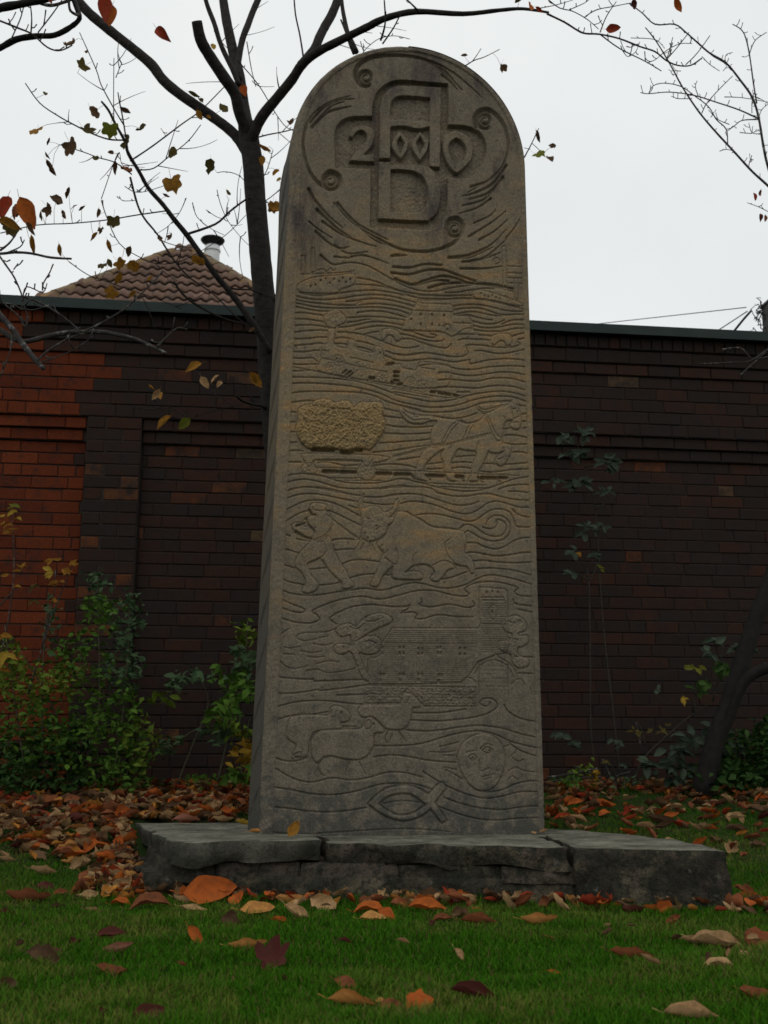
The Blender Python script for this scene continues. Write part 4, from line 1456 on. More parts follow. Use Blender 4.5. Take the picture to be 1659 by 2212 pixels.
# flue standing on the far slope
fl0 = P(458, 598, 18.2)
k_ = 18.6 / FOC
flue = MB()
ft = P(459, 533, 18.2)
r_ = 16.5 * k_
flue.tube([(ft.x, 18.2, fl0.z - 1.0), (ft.x, 18.2, ft.z - .06), (ft.x, 18.2, ft.z)], [r_, r_, r_], 20)
flue.tube([(ft.x, 18.2, ft.z - .10), (ft.x, 18.2, ft.z - .06)], [r_ * 1.12, r_ * 1.12], 20)
fo_ = flue.build('flue_pipe', MAT_WHITE, house, True)
cw = MB(); cz = ft.z
cw.tube([(ft.x, 18.2, cz), (ft.x, 18.2, cz + .05)], [r_ * .8, r_ * .8], 16)
cw.tube([(ft.x, 18.2, cz + .04), (ft.x, 18.2, cz + .09), (ft.x, 18.2, cz + .12), (ft.x, 18.2, cz + .13)], [r_ * .8, r_ * 1.5, r_ * 1.66, r_ * 1.62], 22)
link('flue_cowl', cw.mesh('flue_cowl', False), fo_, MAT_BLACK).matrix_parent_inverse = Matrix.Identity(4)

# ------------------------------------------------------------------ chimney and cables far right
YCH = 11.0
ch = empty('chimney_stack', tuple(P(1675, 740, YCH)))
tag(ch, 'dark square chimney stack overgrown with bare creeper at the right end above the wall', 'chimney')
a, b = P(1640, 622, YCH), P(1720, 745, YCH)
m = MB(); a.x *= (YCH + .56) / YCH; m.box(a.x, b.x + .5, YCH, YCH + .55, b.z - 2.5, a.z)
m.build('stack', MAT_CONC, ch)
m = MB(); m.box(a.x - .012, b.x + .5, YCH - .012, YCH + .56, a.z, a.z + .03)
m.build('stack_cap', MAT_CONC, ch)
l0, l1 = P(1672, 629, YCH - .02), P(1690, 634, YCH - .02)
m = MB(); m.box(l0.x, l1.x + .1, YCH - .018, YCH - .001, l1.z, l0.z)
m.build('name_plate', MAT_WHITE, ch)
m = MB()
rv = random.Random(3)
for k in range(16):
    p = P(1640 + rv.uniform(-6, 8), 652 + rv.uniform(-5, 75), YCH + .5)
    pts = [p]
    for s_ in range(7):
        p = p + Vector((rv.uniform(-.05, .045), rv.uniform(-.02, .02), rv.uniform(-.05, .055)))
        pts.append(p)
    m.tube(pts, [.006] * 5 + [.004, .003, .002], 4)
m.tube([P(1622, 742, YCH - .1), P(1618, 735, YCH - .1), P(1628, 725, YCH - .08), P(1640, 722, YCH)], .01, 4)
m.build('creeper', MAT_DARKBARK, ch)['kind'] = 'stuff'
def cable(pts, r, label):
    m = MB(); m.tube([P(*q) for q in pts], r, 4)
    tag(m.build('cable', MAT_CABLE), label, 'cable', 'cables running down from the chimney')
cable([(1165, 714, 16), (1250, 704, 14.9), (1450, 682, 12.7), (1612, 664, YCH)], .006, 'long thin cable sloping from the chimney stack towards the carved slab')
cable([(1515, 735, 11.4), (1560, 708, 11.2), (1615, 672, YCH)], .006, 'upper thin cable of the short steep ones left of the chimney stack')
cable([(1556, 738, 11.4), (1585, 716, 11.2), (1606, 690, YCH), (1622, 672, YCH)], .013, 'thick dark cable running steeply down from the chimney stack to the coping')
# ------------------------------------------------------------------ leaves as meshes
def oval_leaf(seed, fold=.25, curl=.3, roll=.5, wid=.42, nL=7, nW=4, serr=0.05, stem=True, twist=.2):
    r = random.Random(seed)
    vs, fs = [], []
    for i in range(nL + 1):
        t = i / nL
        w = wid * .5 * (math.sin(math.pi * min(1, t ** .82)) ** .8) * (1 + serr * r.uniform(-1, 1))
        if i in (0, nL): w = .012
        for j in range(nW + 1):
            s_ = j / nW * 2 - 1
            a = s_ * roll
            y = w * (math.sin(a) / roll if roll > .05 else s_)
            z = w * ((1 - math.cos(a)) / roll if roll > .05 else 0) + fold * abs(s_) * w
            z += curl * ((t - .5) ** 2 - .08) + .012 * r.uniform(-1, 1) + .026 * abs(s_) * math.sin(t * 11 + seed + s_)
            tw = twist * (t - .5)
            vs.append((t - .5, y * math.cos(tw) - z * math.sin(tw) + .02 * math.sin(t * 5 + seed), y * math.sin(tw) + z * math.cos(tw)))
    k = nW + 1
    for i in range(nL):
        for j in range(nW):
            fs.append((i * k + j, i * k + j + 1, (i + 1) * k + j + 1, (i + 1) * k + j))
    if stem:
        b = len(vs); z = vs[nW // 2][2]
        vs += [(-.5, -.008, z), (-.5, .008, z), (-.72, .05, z + .06), (-.72, .062, z + .065)]
        fs.append((b, b + 1, b + 3, b + 2))
    return vs, fs
def maple_leaf(seed, cup=.25, fold=.2):
    r = random.Random(seed)
    # polar outline of a five-lobed leaf, tip towards +x
    spec = [(0, .56), (12, .46), (24, .41), (40, .52), (56, .52), (70, .41), (84, .37), (104, .44), (122, .42), (145, .30), (172, .14)]
    out = [(a, q) for a, q in spec] + [(-a, q) for a, q in spec[:0:-1]]
    vs = [(0, 0, 0)]; fs = []
    n = len(out)
    for ringk in (.5, 1.0):
        for a, q in out:
            a_ = math.radians(a); q_ = q * ringk * (1 + .10 * r.uniform(-1, 1)) if ringk == 1 else q * .55
            x, y = q_ * math.cos(a_), q_ * math.sin(a_)
            z = cup * (x * x + y * y) * 1.6 + fold * abs(y) * .6 + (.06 * r.uniform(-1, 1) if ringk == 1 else .015 * r.uniform(-1, 1))
            vs.append((x, y, z))
    for i in range(n):
        j = (i + 1) % n
        fs.append((0, 1 + i, 1 + j))
        fs.append((1 + i, 1 + n + i, 1 + n + j, 1 + j))
    b = len(vs)
    vs += [(-.1, -.01, 0), (-.1, .01, 0), (-.62, .07, .10), (-.62, .085, .10)]
    fs.append((b, b + 1, b + 3, b + 2))
    return vs, fs
def crumpled(seed):
    r = random.Random(seed)
    vs, fs = oval_leaf(seed, r.uniform(-.2, .3), r.uniform(.3, 1.0), r.uniform(.7, 1.6), r.uniform(.7, .95), 7, 6, .22, True, r.uniform(-1.4, 1.4))
    ph = [r.uniform(0, 6) for _ in range(4)]
    out = []
    for x, y, z in vs:
        z += .07 * math.sin(9 * x + ph[0]) * math.cos(11 * y + ph[1]) + .035 * math.sin(19 * x + 14 * y + ph[2])
        out.append((x * .95 + .04 * math.sin(12 * y + ph[3]), y, z))
    return out, fs
OVALS = [oval_leaf(i, random.Random(i).uniform(.05, .5), random.Random(i + 9).uniform(-.7, 1.3), random.Random(i + 5).uniform(.3, 1.35), random.Random(i + 3).uniform(.46, .66)) for i in range(8)]
CURLS = [oval_leaf(40 + i, .1, random.Random(i).uniform(.1, .9), random.Random(i + 5).uniform(1.4, 2.7), .62, serr=.12, twist=.8) for i in range(6)]
MAPLES = [maple_leaf(60 + i, random.Random(i).uniform(-.5, .9), random.Random(i + 2).uniform(-.3, .8)) for i in range(6)]
CRUMPS = [crumpled(80 + i) for i in range(7)]
SHAPES = {'oval': OVALS, 'curl': CURLS, 'maple': MAPLES, 'crumple': CRUMPS}
leaf_cache = {}
def leaf_mesh(shape, var, colr):
    key = (shape, var % len(SHAPES[shape]), colr)
    if key not in leaf_cache:
        m = MB(); m.add(*SHAPES[shape][key[1]])
        me = m.mesh('leaf', True); me.materials.append(LEAF[colr]); leaf_cache[key] = me
    return leaf_cache[key]
rl = random.Random(21)
def put_leaf(name, p, size, shape, colr, rot, parent=None, var=None):
    o = bpy.data.objects.new(name, leaf_mesh(shape, rl.randrange(99) if var is None else var, colr))
    COL.objects.link(o)
    if parent:
        o.parent = parent; o.matrix_parent_inverse = Matrix.Translation(-Vector(parent.location))
    o.location = p; o.scale = (size,) * 3
    o.rotation_mode = 'QUATERNION'; o.rotation_quaternion = rot
    return o
from mathutils import Quaternion, Euler
def facing(roll, tilt=(0, 0)):
    """leaf seen from its broad side, hanging in the air; roll = direction of its tip in the view"""
    return (Euler((math.radians(90 + tilt[0]), 0, YAW + math.radians(tilt[1])), 'XYZ').to_quaternion() @ Quaternion((0, 0, 1), math.radians(roll)))

# ------------------------------------------------------------------ trees; branch lists: sheet unit, depth, widths, points
TS = {'t': (0, 0, .39063), 'u': (0, 432.0, .39063), 'd': (0, 0, 1.0), 'a': (576.0, 72.0, .36458), 'r': (1080.0, 0, .34895)}
def on_t(sh, pts):
    ox, oy, k = TS[sh]
    return [(ox + k * x, oy + k * y) for x, y in pts], k
PATHS = []
def branches(mb, text, Y0, seg=7, wob=.0, knobs=.06, spurs=None):
    for row in text.strip().splitlines():
        tk = row.split()
        sh, w0, w1, dY0, dY1 = tk[0], float(tk[1]), float(tk[2]), float(tk[3]), float(tk[4])
        pts, k = on_t(sh, pts_of(tk[5:]))
        n = len(pts)
        q = [(x, y, Y0 + dY0 + (dY1 - dY0) * i / (n - 1)) for i, (x, y) in enumerate(pts)]
        path = smooth_path(q, 4)
        W3 = [P(*c) for c in path]
        m = len(path)
        rad = []
        for i, c in enumerate(path):
            w = (w0 + (w1 - w0) * i / (m - 1)) * k
            rad.append(max(sz_of(w, W3[i]) * .5, .0011))
        mb.tube(W3, rad, seg if w0 * k > 5 else 5, knobs)
        PATHS.append([(c[0], c[1], c[2]) for c in path])
        if spurs and w0 * k < 7:
            for i in range(2, m - 1, spurs):
                d = Vector((rl.uniform(-1, 1), rl.uniform(-1, 1), rl.uniform(-.2, 1))).normalized()
                L = rl.uniform(.012, .05)
                mb.tube([W3[i], W3[i] + d * L * .6, W3[i] + d * L + Vector((0, 0, L * .3))], [.0028, .0022, .0028], 4)

Y1 = 5.7
syc = empty('sycamore_tree', (0.15, Y1, 0.2))
tag(syc, 'half-bare tree with a forked dark trunk close behind the left edge of the carved slab', 'tree')
mb = MB()
branches(mb, '''
t 128 112 0 0 1640,5200 1600,4300 1555,3000 1500,2200 1470,1750 1447,1500 1428,1280 1412,1100 1398,900 1375,760 1372,690
''', Y1, 14, knobs=.025)
# bark is one with the trunk; the fork swells where the limbs leave
trunk = mb.build('trunk', MAT_BARK, syc, True)
LIMBS = '''
t 60 54 0 .25 1400,940 1372,860 1325,778 1270,718 1180,650 1080,580 980,510 900,440 840,360 760,290 660,210 560,130 480,60 400,-30
t 70 60 0 -.3 1385,800 1355,700 1325,620 1300,520 1240,430 1160,310 1110,220 1088,118
t 72 48 0 .3 1374,720 1345,580 1325,430 1300,330 1270,200 1250,100 1230,-30
t 36 34 .05 .3 1316,440 1318,340 1340,220 1370,140 1400,60 1440,-30
t 30 24 -.1 0 1322,470 1285,380 1240,290 1212,220 1185,130 1150,40 1130,-30
a 70 44 0 -.5 -100,680 -75,590 -25,490 60,385 150,275 210,185 300,112 400,60 520,0 635,-56
a 58 50 -.2 0 205,190 280,100 310,30 345,-40 390,-120 445,-260
a 12 9 -.1 0 220,160 210,90 195,0 170,-120 160,-260
a 34 20 -.4 -.2 530,110 505,55 480,0 462,-80 448,-160 440,-260
a 16 10 -.4 -.2 515,120 490,60 470,-5 440,-80
'''
for row in LIMBS.strip().splitlines():
    mb = MB(); branches(mb, row, Y1, 10, knobs=.035); mb.build('limb', MAT_BARK, syc, True)
mb = MB()
branches(mb, '''
d 16 5 -.5 -1.0 800,54 840,37 900,25 1000,30 1080,22 1130,19 1185,27
r 13 9 -1.0 -1.2 290,85 400,138 480,188 530,208 620,213 740,240 870,290 960,320 1030,375 1100,405 1180,405 1250,360
r 9 6 -1.2 -1.2 620,213 740,300 900,380 1000,440
r 8 5 -1.2 -1.2 620,200 660,100 720,10
r 8 5 -1.1 -1.2 300,0 370,50 450,70 540,120 610,180
r 7 5 -1.1 -1.2 530,100 600,60 700,40 800,20
r 7 5 -1.2 -1.2 1030,375 1050,310 1070,230
r 7 5 -1.2 -1.2 1030,370 1100,290 1170,200
r 7 5 -1.2 -1.2 1150,400 1220,330 1300,220
r 6 4 -1.2 -1.2 990,345 1050,300 1120,270 1190,270
r 5 4 -1.2 -1.2 760,310 790,350 840,320 865,260
r 6 4 -1.2 -1.2 250,50 350,30 450,0
r 6 4 -1.2 -1.2 430,60 520,20 560,-10
r 6 4 -1.2 -1.2 910,390 960,370 990,345
d 5 3 -.9 -1 905,25 890,10 880,0
d 5 3 -.9 -1 822,88 832,50 830,0
d 4 3 -.9 -1 826,95 850,60 865,30
a 5 4 -.4 -.4 560,130 600,80 670,30 760,15 850,35
a 5 4 -.4 -.4 575,100 572,60
''', Y1, 6, spurs=3)
branches(mb, '''
t 40 12 -.1 -.35 1498,1950 1400,1790 1280,1625 1200,1530 1110,1405 1030,1295 960,1210 900,1130 820,1040 770,950 710,850 690,780 640,690 600,610 560,560
t 10 6 -.35 -.4 710,850 680,660 660,560 652,510
t 8 5 -.35 -.4 690,700 630,600 560,470 530,380 440,180
t 6 4 -.35 -.4 630,680 628,540 630,320
t 6 4 -.35 -.4 640,430 660,380 675,345
t 10 6 -.35 -.3 720,890 840,810 1000,690 1110,610 1240,480
t 8 5 -.35 -.3 770,940 850,930 940,860 1040,780 1110,690
t 10 6 -.35 -.5 690,775 600,770 500,735 400,685 320,640 220,570 140,460
t 8 5 -.35 -.5 730,965 640,900 540,870 460,840 330,800
t 8 6 -.2 -.5 925,1165 750,1190 600,1215 400,1235 200,1245 0,1290
t 14 6 -.3 -.2 720,980 760,1130 800,1210 870,1296 960,1436 1050,1536 1180,1626 1300,1746 1400,1826
t 14 8 -.2 0 1030,1296 1190,1240 1270,1170 1350,1110 1390,1095 1480,1120
t 14 10 -.1 0 960,1556 1020,1636 1120,1706 1250,1766 1400,1806 1480,1850
t 11 8 -.15 0 1240,1590 1320,1600 1400,1606 1510,1656 1560,1700
t 6 4 -.2 0 560,1106 590,1200 660,1346 780,1426 860,1456 950,1456 1060,1416 1240,1306 1360,1190
t 6 4 -.3 -.2 380,1446 480,1516 560,1546 700,1596 850,1646 1000,1706
t 22 14 0 -.3 1490,2280 1450,2245 1400,2236 1340,2216 1310,2190
t 5 4 -.2 -.4 1340,2236 1200,2266 1050,2311 950,2306 870,2236 830,2150
t 5 4 -.3 -.4 1180,2150 1200,2190 1260,2220 1330,2240
t 5 3 -.1 -.1 1200,1050 1220,1130 1260,1220 1330,1310 1380,1360
t 5 3 -.1 -.1 1070,1140 1090,1200 1160,1260 1240,1300
t 5 3 -.1 -.1 1140,1160 1200,1200 1245,1210
t 5 4 0 0 1480,1120 1390,1040 1320,970 1250,950 1200,955
t 10 6 0 .1 1325,770 1400,765 1480,745 1560,730 1620,715
t 7 4 0 .1 1310,330 1390,420 1450,500 1520,620 1580,700 1640,730
t 6 4 0 .1 1365,230 1390,380 1415,480
t 6 4 0 0 1450,990 1480,930 1510,830
t 4 3 -.35 -.4 890,710 915,750
t 5 4 -.35 -.5 660,1085 680,1110 750,1108
t 5 4 -.3 -.5 690,1030 740,1060 800,1060 900,1030
t 5 3 -.35 -.3 560,1100 650,850 670,900 690,930
t 5 3 -.3 -.3 1030,1095 990,1180 930,1250 870,1290
''', Y1, 6, spurs=5)
branches(mb, '''
a 8 4 0 0 1180,190 1230,160 1290,140 1380,95
a 6 4 0 0 1215,170 1245,130 1270,90
r 9 5 0 0 150,975 180,920 205,870 240,795
r 5 3 0 0 195,885 240,925 285,975
r 4 3 0 0 150,915 190,925
''', Y1, 5)
mb.build('twigs', MAT_BARK, syc, True)['kind'] = 'stuff'
mb = MB()
src = [q for q in PATHS if q[0][0] < 600 and len(q) > 8]
for k in range(60):
    pth = rl.choice(src); i = rl.randrange(len(pth) // 3, len(pth) - 1)
    x, y, Yk = pth[i]; ddx, ddy = pth[i + 1][0] - x, pth[i + 1][1] - y
    a = math.atan2(ddy, ddx) + rl.choice((-1, 1)) * rl.uniform(.5, 1.1)
    L = rl.uniform(25, 95); cv = rl.uniform(-.5, .5); q = [(x, y, Yk)]
    for s_ in range(5):
        x += L / 5 * math.cos(a); y += L / 5 * math.sin(a); a += cv / 5 - .05 * math.cos(a); q.append((x, y, Yk + rl.uniform(-.02, .02)))
    if y > 1000: continue
    PATHS.append(q); W3 = [P(*c) for c in q]
    mb.tube(W3, [.0028, .0025, .0022, .0019, .0016, .0013], 4, .15)
mb.build('twigs', MAT_BARK, syc, True)['kind'] = 'stuff'
SYC_PTS = np.array([q for pth in PATHS for q in pth])
SYC_LEAVES = '''
t 460,365 85 maple olive;t 205,720 95 maple gold;t 250,520 45 oval olive;t 470,722 95 maple olive;t 520,625 80 crumple brown;t 610,705 105 maple lime;t 700,610 75 curl brown
t 700,785 95 maple olive;t 780,710 70 crumple olive;t 390,800 115 maple brown;t 290,925 95 curl brown;t 265,860 45 curl brown;t 270,785 45 curl brown;t 530,880 52 crumple olive
t 640,930 75 curl brown;t 700,940 75 crumple russet;t 950,850 85 crumple olive;t 950,1005 120 maple gold;t 1165,925 95 crumple olive;t 920,1085 50 curl brown;t 610,845 42 crumple brown
t 1075,520 70 curl olive;t 1230,605 85 crumple olive;t 1180,260 50 oval yellow;t 1350,505 80 oval orange;t 1100,635 60 oval gold;t 1155,650 40 oval gold;t 1470,820 85 curl gold;t 1450,890 60 oval gold
t 1525,955 55 oval gold;t 1540,995 40 oval yellow;t 1510,1135 80 maple gold;t 1260,1070 55 curl olive;t 380,1065 75 curl brown;t 310,1110 85 crumple brown;t 270,1150 85 maple brown;t 360,1190 75 curl brown
t 410,1145 42 oval brown;t 450,1155 52 curl brown;t 230,1195 55 curl olive;t 540,1180 60 curl brown;t 630,1215 85 maple olive;t 180,1170 40 curl brown;t 90,1160 85 crumple brown;t 555,1275 50 crumple brown
t 390,240 100 crumple brown;t 480,290 50 curl brown;t 1110,560 70 curl olive
u 70,150 95 maple olive;u 180,250 110 curl gold;u 335,275 75 curl gold;u 520,205 70 curl gold;u 555,175 45 curl brown;u 610,255 75 curl gold;u 885,215 45 crumple brown;u 945,200 52 maple brown;u 715,285 62 oval brown
u 570,360 65 maple olive;u 605,350 50 oval olive;u 655,345 75 maple gold;u 740,365 75 crumple gold;u 650,430 72 oval gold;u 625,505 85 maple gold;u 730,520 50 oval gold;u 830,440 60 curl gold;u 1095,335 85 crumple gold
u 1070,925 100 oval gold;u 1130,1010 75 oval tan;u 1190,990 62 oval tan;u 1210,1022 60 oval tan;u 1415,1000 100 oval gold;u 840,1035 50 curl gold;u 885,1085 75 oval gold;u 860,1075 70 oval tan;u 910,1235 105 oval gold;u 1020,1235 85 oval lime;u 1395,720 42 crumple brown;u 1475,1090 40 oval gold
a 1390,195 62 maple brown;a 1600,605 62 curl brown;a 1170,135 55 curl brown;a 145,525 60 crumple brown;a 40,1020 70 maple gold
r 230,850 70 curl brown;r 325,910 62 crumple brown;r 235,955 95 maple lime;r 310,990 85 oval brown;r 110,-5 60 oval olive
'''
stalks = MB()
for chunk in SYC_LEAVES.replace('\n', ';').split(';'):
    if not chunk.strip(): continue
    sh, q, s_, shp, colr = chunk.split()
    (pt,), k = on_t(sh, pts_of([q]))
    near = np.argmin((SYC_PTS[:, 0] - pt[0]) ** 2 + (SYC_PTS[:, 1] - pt[1]) ** 2)
    nx2, ny2, nY = SYC_PTS[near]
    Yl = nY - rl.uniform(.02, .08)
    p = P(*pt, Yl)
    if math.hypot(nx2 - pt[0], ny2 - pt[1]) < 95:
        a_, b_ = P(nx2, ny2, nY), p
        mid = (a_ + b_) / 2 + Vector((rl.uniform(-.01, .01), 0, rl.uniform(-.004, .02)))
        stalks.tube([a_, mid, b_], [.0013, .0010, .0009], 4)
    put_leaf('leaf', p, sz_of(float(s_) * k * 1.05, p), shp, colr, facing(rl.uniform(-150, -20), (rl.uniform(-45, 45), rl.uniform(-45, 45))), syc)

stalks.build('leaf_stalks', MAT_STEM, syc, True)['kind'] = 'stuff'
# a cherry whose boughs reach in from the left; its trunk stands outside the view
Y2 = 3.7
chy = empty('cherry_tree', (-1.75, Y2 + .2, 0))
tag(chy, 'bare-branched tree whose lichened boughs and last red leaves reach in from the left edge', 'tree')
tb = Vector((-1.75, Y2 + .2, -.05))
mb = MB(); mb.tube([tb, tb + Vector((.02, 0, .8)), tb + Vector((-.03, .02, 1.6)), tb + Vector((.05, 0, 2.3)), tb + Vector((.12, -.05, 3.0)), tb + Vector((.16, -.05, 3.8)), tb + Vector((.1, 0, 4.4))], [.12, .10, .095, .085, .07, .04, .012], 12, .03)
mb.build('trunk', MAT_TWIG, chy, True)
def bough(name, row, Y0, root=None, spurs=4, mat=None):
    mb = MB(); branches(mb, row, Y0, 8, knobs=.08, spurs=spurs)
    if root is not None:
        a_ = P(*PATHS[-1][0]); w_ = sz_of(float(row.split()[1]) * TS[row.split()[0]][2], a_) * .5
        r_ = tb + Vector((.05, -.02, max(.5, min(3.6, a_.z + root))))
        mb.tube([r_, r_.lerp(a_, .5) + Vector((0, 0, .06)), a_], [w_ * 1.4, w_ * 1.15, w_], 8, .05)
    o = mb.build(name, mat or MAT_TWIG, chy, True)
    if name == 'twigs': o['kind'] = 'stuff'
for row in '''
t 52 40 .1 -.1 -260,170 -130,90 0,45 100,25 200,5 300,-20
t 40 24 .1 0 -250,360 -110,310 0,265 90,218 200,200 300,195 390,150 440,100 420,40 400,-20
u 40 26 .1 0 -260,490 -80,560 0,640 60,705 110,775 160,840 220,910 240,930
u 18 13 .1 0 -260,280 -100,295 0,297 80,290 170,295 280,318 395,325
u 34 20 .1 0 -200,600 -80,680 20,730 80,770 150,782 300,745 430,730 560,730 650,745 750,770 850,815 915,848
'''.strip().splitlines(): bough('bough', row, Y2, root=-.25, mat=(MAT_DARKBARK if row.startswith('t') else None))
bough('twigs', '''
t 12 8 0 0 0,115 100,155 180,190 260,260 330,280 400,250
t 8 6 0 0 60,220 110,110 130,40 150,-20
t 8 6 0 0 210,180 280,90 330,20 350,-20
t 10 6 0 0 170,195 175,100 165,0
t 20 16 0 0 200,10 280,30 360,10 430,-20
t 18 14 0 0 410,-10 440,80 390,60 380,0
u 12 9 0 0 -10,300 40,370 80,430 115,510 128,560
u 13 8 0 0 120,530 200,560 280,600 380,670 445,728
u 11 7 0 0 -30,570 60,575 130,605 200,605 270,580
u 9 6 0 0 30,580 100,640 140,700 150,640 120,540
u 14 9 0 0 0,280 50,240 85,195
u 9 6 0 0 40,290 110,260 135,220
u 14 10 0 0 870,812 920,760 980,710 1035,716
u 12 7 0 0 430,740 560,680 690,600 790,510 850,450 905,395
u 13 9 0 0 205,890 270,830 380,765 470,735
u 8 5 0 0 230,895 360,850 450,800 520,750
u 10 7 0 0 235,500 240,460 275,400 290,360
u 8 6 0 0 75,385 100,350
u 8 6 0 0 125,560 145,480 235,510 260,460
u 10 6 0 0 0,980 40,880 70,790
''', Y2, spurs=4)
for q, s_, shp, colr, roll in ((('t', (580, 60)), 165, 'oval', 'red', -80), (('t', (612, 90)), 110, 'oval', 'orange', -95), (('t', (900, 190)), 115, 'oval', 'red', -48), (('t', (28, 1155)), 150, 'oval', 'red', -95),
                               (('t', (150, 1180)), 175, 'oval', 'orange', -60), (('t', (95, 1170)), 90, 'oval', 'russet', -110), (('t', (60, 1245)), 130, 'curl', 'gold', -20), (('t', (170, 1270)), 90, 'curl', 'brown', -50), (('t', (280, 0)), 50, 'oval', 'red', -70), (('t', (20, 1240)), 60, 'curl', 'brown', -30)):
    (pt,), k = on_t(q[0], [q[1]]); p = P(*pt, Y2 - rl.uniform(0, .3))
    put_leaf('leaf', p, sz_of(s_ * k * 1.1, p), shp, colr, facing(roll, (rl.uniform(-15, 15), rl.uniform(-20, 20))), chy)
for px, py, s_, colr, roll in ((1145, 15, 30, 'orange', -110), (1165, 22, 22, 'red', -30), (1325, 62, 34, 'red', -12), (1463, 14, 34, 'orange', -60), (1372, 12, 26, 'maroon', -80)):
    p = P(px, py, Y1 - 1.2); put_leaf('leaf', p, sz_of(s_, p), 'oval', colr, facing(roll, (rl.uniform(-20, 20), rl.uniform(-50, 50))), syc)

# the leaning tree at the right
Y3 = 6.1
lt = empty('leaning_tree', tuple(Vector((P(1535, 1660, Y3).x, Y3, .25))))
tag(lt, 'dark leaning tree at the right edge with fine bare twigs against the sky', 'tree')
mb = MB(); branches(mb, 'd 44 30 0 .1 1515,1720 1545,1600 1572,1530 1600,1440 1625,1360 1655,1280 1720,1100 1790,900\nd 30 20 .1 0 1790,900 1800,700 1770,560 1745,470', Y3, 12, knobs=.04)
mb.build('trunk', MAT_DARKBARK, lt, True)
mb = MB(); branches(mb, 'd 26 20 -.1 0 1660,1440 1610,1470 1580,1540 1555,1600', Y3, 8, knobs=.04); mb.build('limb', MAT_DARKBARK, lt, True)
mb = MB(); branches(mb, '''
r 18 7 0 -.2 1900,1500 1780,1270 1659,1150 1560,1060 1450,940 1330,810 1230,690 1130,540 1060,410 970,260 900,170
r 18 7 0 -.2 1900,1600 1720,1200 1659,1030 1630,900 1600,720 1560,600 1490,500 1400,390 1300,330 1230,270 1150,200 1080,150 960,150 880,80 800,20
r 10 5 0 -.1 1600,735 1480,680 1330,630 1200,590 1050,570 920,580 870,573
r 10 6 0 -.1 1590,640 1570,520 1545,340 1520,230 1490,180 1440,150
r 7 5 0 0 1545,330 1580,250 1650,200
r 8 5 0 0 1600,740 1500,745 1450,780 1405,812
r 8 5 0 0 1410,890 1400,800 1340,740 1290,660 1200,590 1120,535 1020,515 950,530 920,580
r 7 5 0 0 1250,700 1280,640 1350,560 1440,470
r 6 4 0 0 1560,700 1570,600 1659,640
r 6 4 0 0 1390,600 1500,605 1659,632
r 6 4 0 0 1420,770 1350,740 1290,680
r 6 4 0 0 1360,935 1400,925 1450,935
r 6 4 0 0 1540,1030 1550,990 1570,990
r 6 4 0 0 1180,610 1100,610 1060,595
r 6 4 0 0 1230,600 1210,540 1220,500
r 6 4 0 0 1610,830 1560,820 1540,760
r 6 4 0 0 1485,820 1560,825 1590,800
r 5 4 0 0 810,235 960,245 1020,300
r 5 4 0 0 1120,440 1060,440 1075,470
r 5 4 0 0 1659,1310 1600,1280 1530,1255
r 5 4 0 0 1390,395 1400,340 1440,325
r 5 4 0 0 1250,290 1320,350 1400,400 1380,440
r 5 4 0 0 1250,350 1300,400 1360,440
r 6 4 0 0 1600,740 1620,680 1665,640
''', Y3, 5, spurs=2)
branches(mb, '''
d 4 3 0 0 1662,752 1620,780 1580,783 1510,786
d 3 3 0 0 1655,760 1610,800 1600,810
d 4 3 0 0 1560,755 1600,752 1625,775 1660,770
''', Y3, 4)
mb.build('twigs', MAT_TWIG, lt, True)['kind'] = 'stuff'
for px, py, s_, colr in ((1630, 425, 20, 'red'), (1640, 418, 18, 'russet'), (1643, 470, 20, 'maroon'), (1652, 472, 18, 'russet')):
    p = P(px, py, Y3 - .05); put_leaf('leaf', p, sz_of(s_, p), 'oval', colr, facing(-100 + rl.uniform(-20, 20), (0, rl.uniform(-60, 60))), lt)
# ------------------------------------------------------------------ the lawn
GX0, GX1, GY0, GY1, GD = -6.0, 8.0, -2.0, 8.0, .05
gxs = np.arange(GX0, GX1 + GD, GD); gys = np.arange(GY0, GY1 + GD, GD)
GZ = np.array([[gz(x, y) for x in gxs] for y in gys], np.float32)
def gzv(x, y):
    fx = np.clip((x - GX0) / GD, 0, len(gxs) - 1.01); fy = np.clip((y - GY0) / GD, 0, len(gys) - 1.01)
    i, j = fy.astype(int), fx.astype(int); a, b = fx - j, fy - i
    return GZ[i, j] * (1 - a) * (1 - b) + GZ[i, j + 1] * a * (1 - b) + GZ[i + 1, j] * (1 - a) * b + GZ[i + 1, j + 1] * a * b
ny_, nx_ = GZ.shape
XX, YY = np.meshgrid(gxs, gys)
Vg = np.stack([XX, YY, GZ], -1).reshape(-1, 3)
ii = np.arange(ny_ * nx_).reshape(ny_, nx_)
Fg = np.stack([ii[:-1, :-1], ii[:-1, 1:], ii[1:, 1:], ii[1:, :-1]], -1).reshape(-1, 4)
# run the sheet on to the horizon
me = np_mesh('lawn', Vg, Fg)
t = NT('lawn_soil', 0.95, 0.1)
c = t.ramp(t.noise(9, 5, .6), [(.3, (.010, .024, .004)), (.7, (.020, .034, .007))])
c = t.mix(t.ramp(t.noise(3.2, 3), [(.45, 0.), (.7, .7)]), c, (.035, .028, .014))
t.col(c); t.bump(t.noise(60, 4), .8, .01)
MAT_LAWN = t.m
tag(link('lawn', me, None, MAT_LAWN), kind='structure')
m = MB(); R_ = 220
m.add([(-R_, -R_, -.05), (R_, -R_, -.05), (R_, R_, -.05), (-R_, R_, -.05)], [(0, 1, 2, 3)])
tag(m.build('ground', MAT_LAWN), kind='structure')

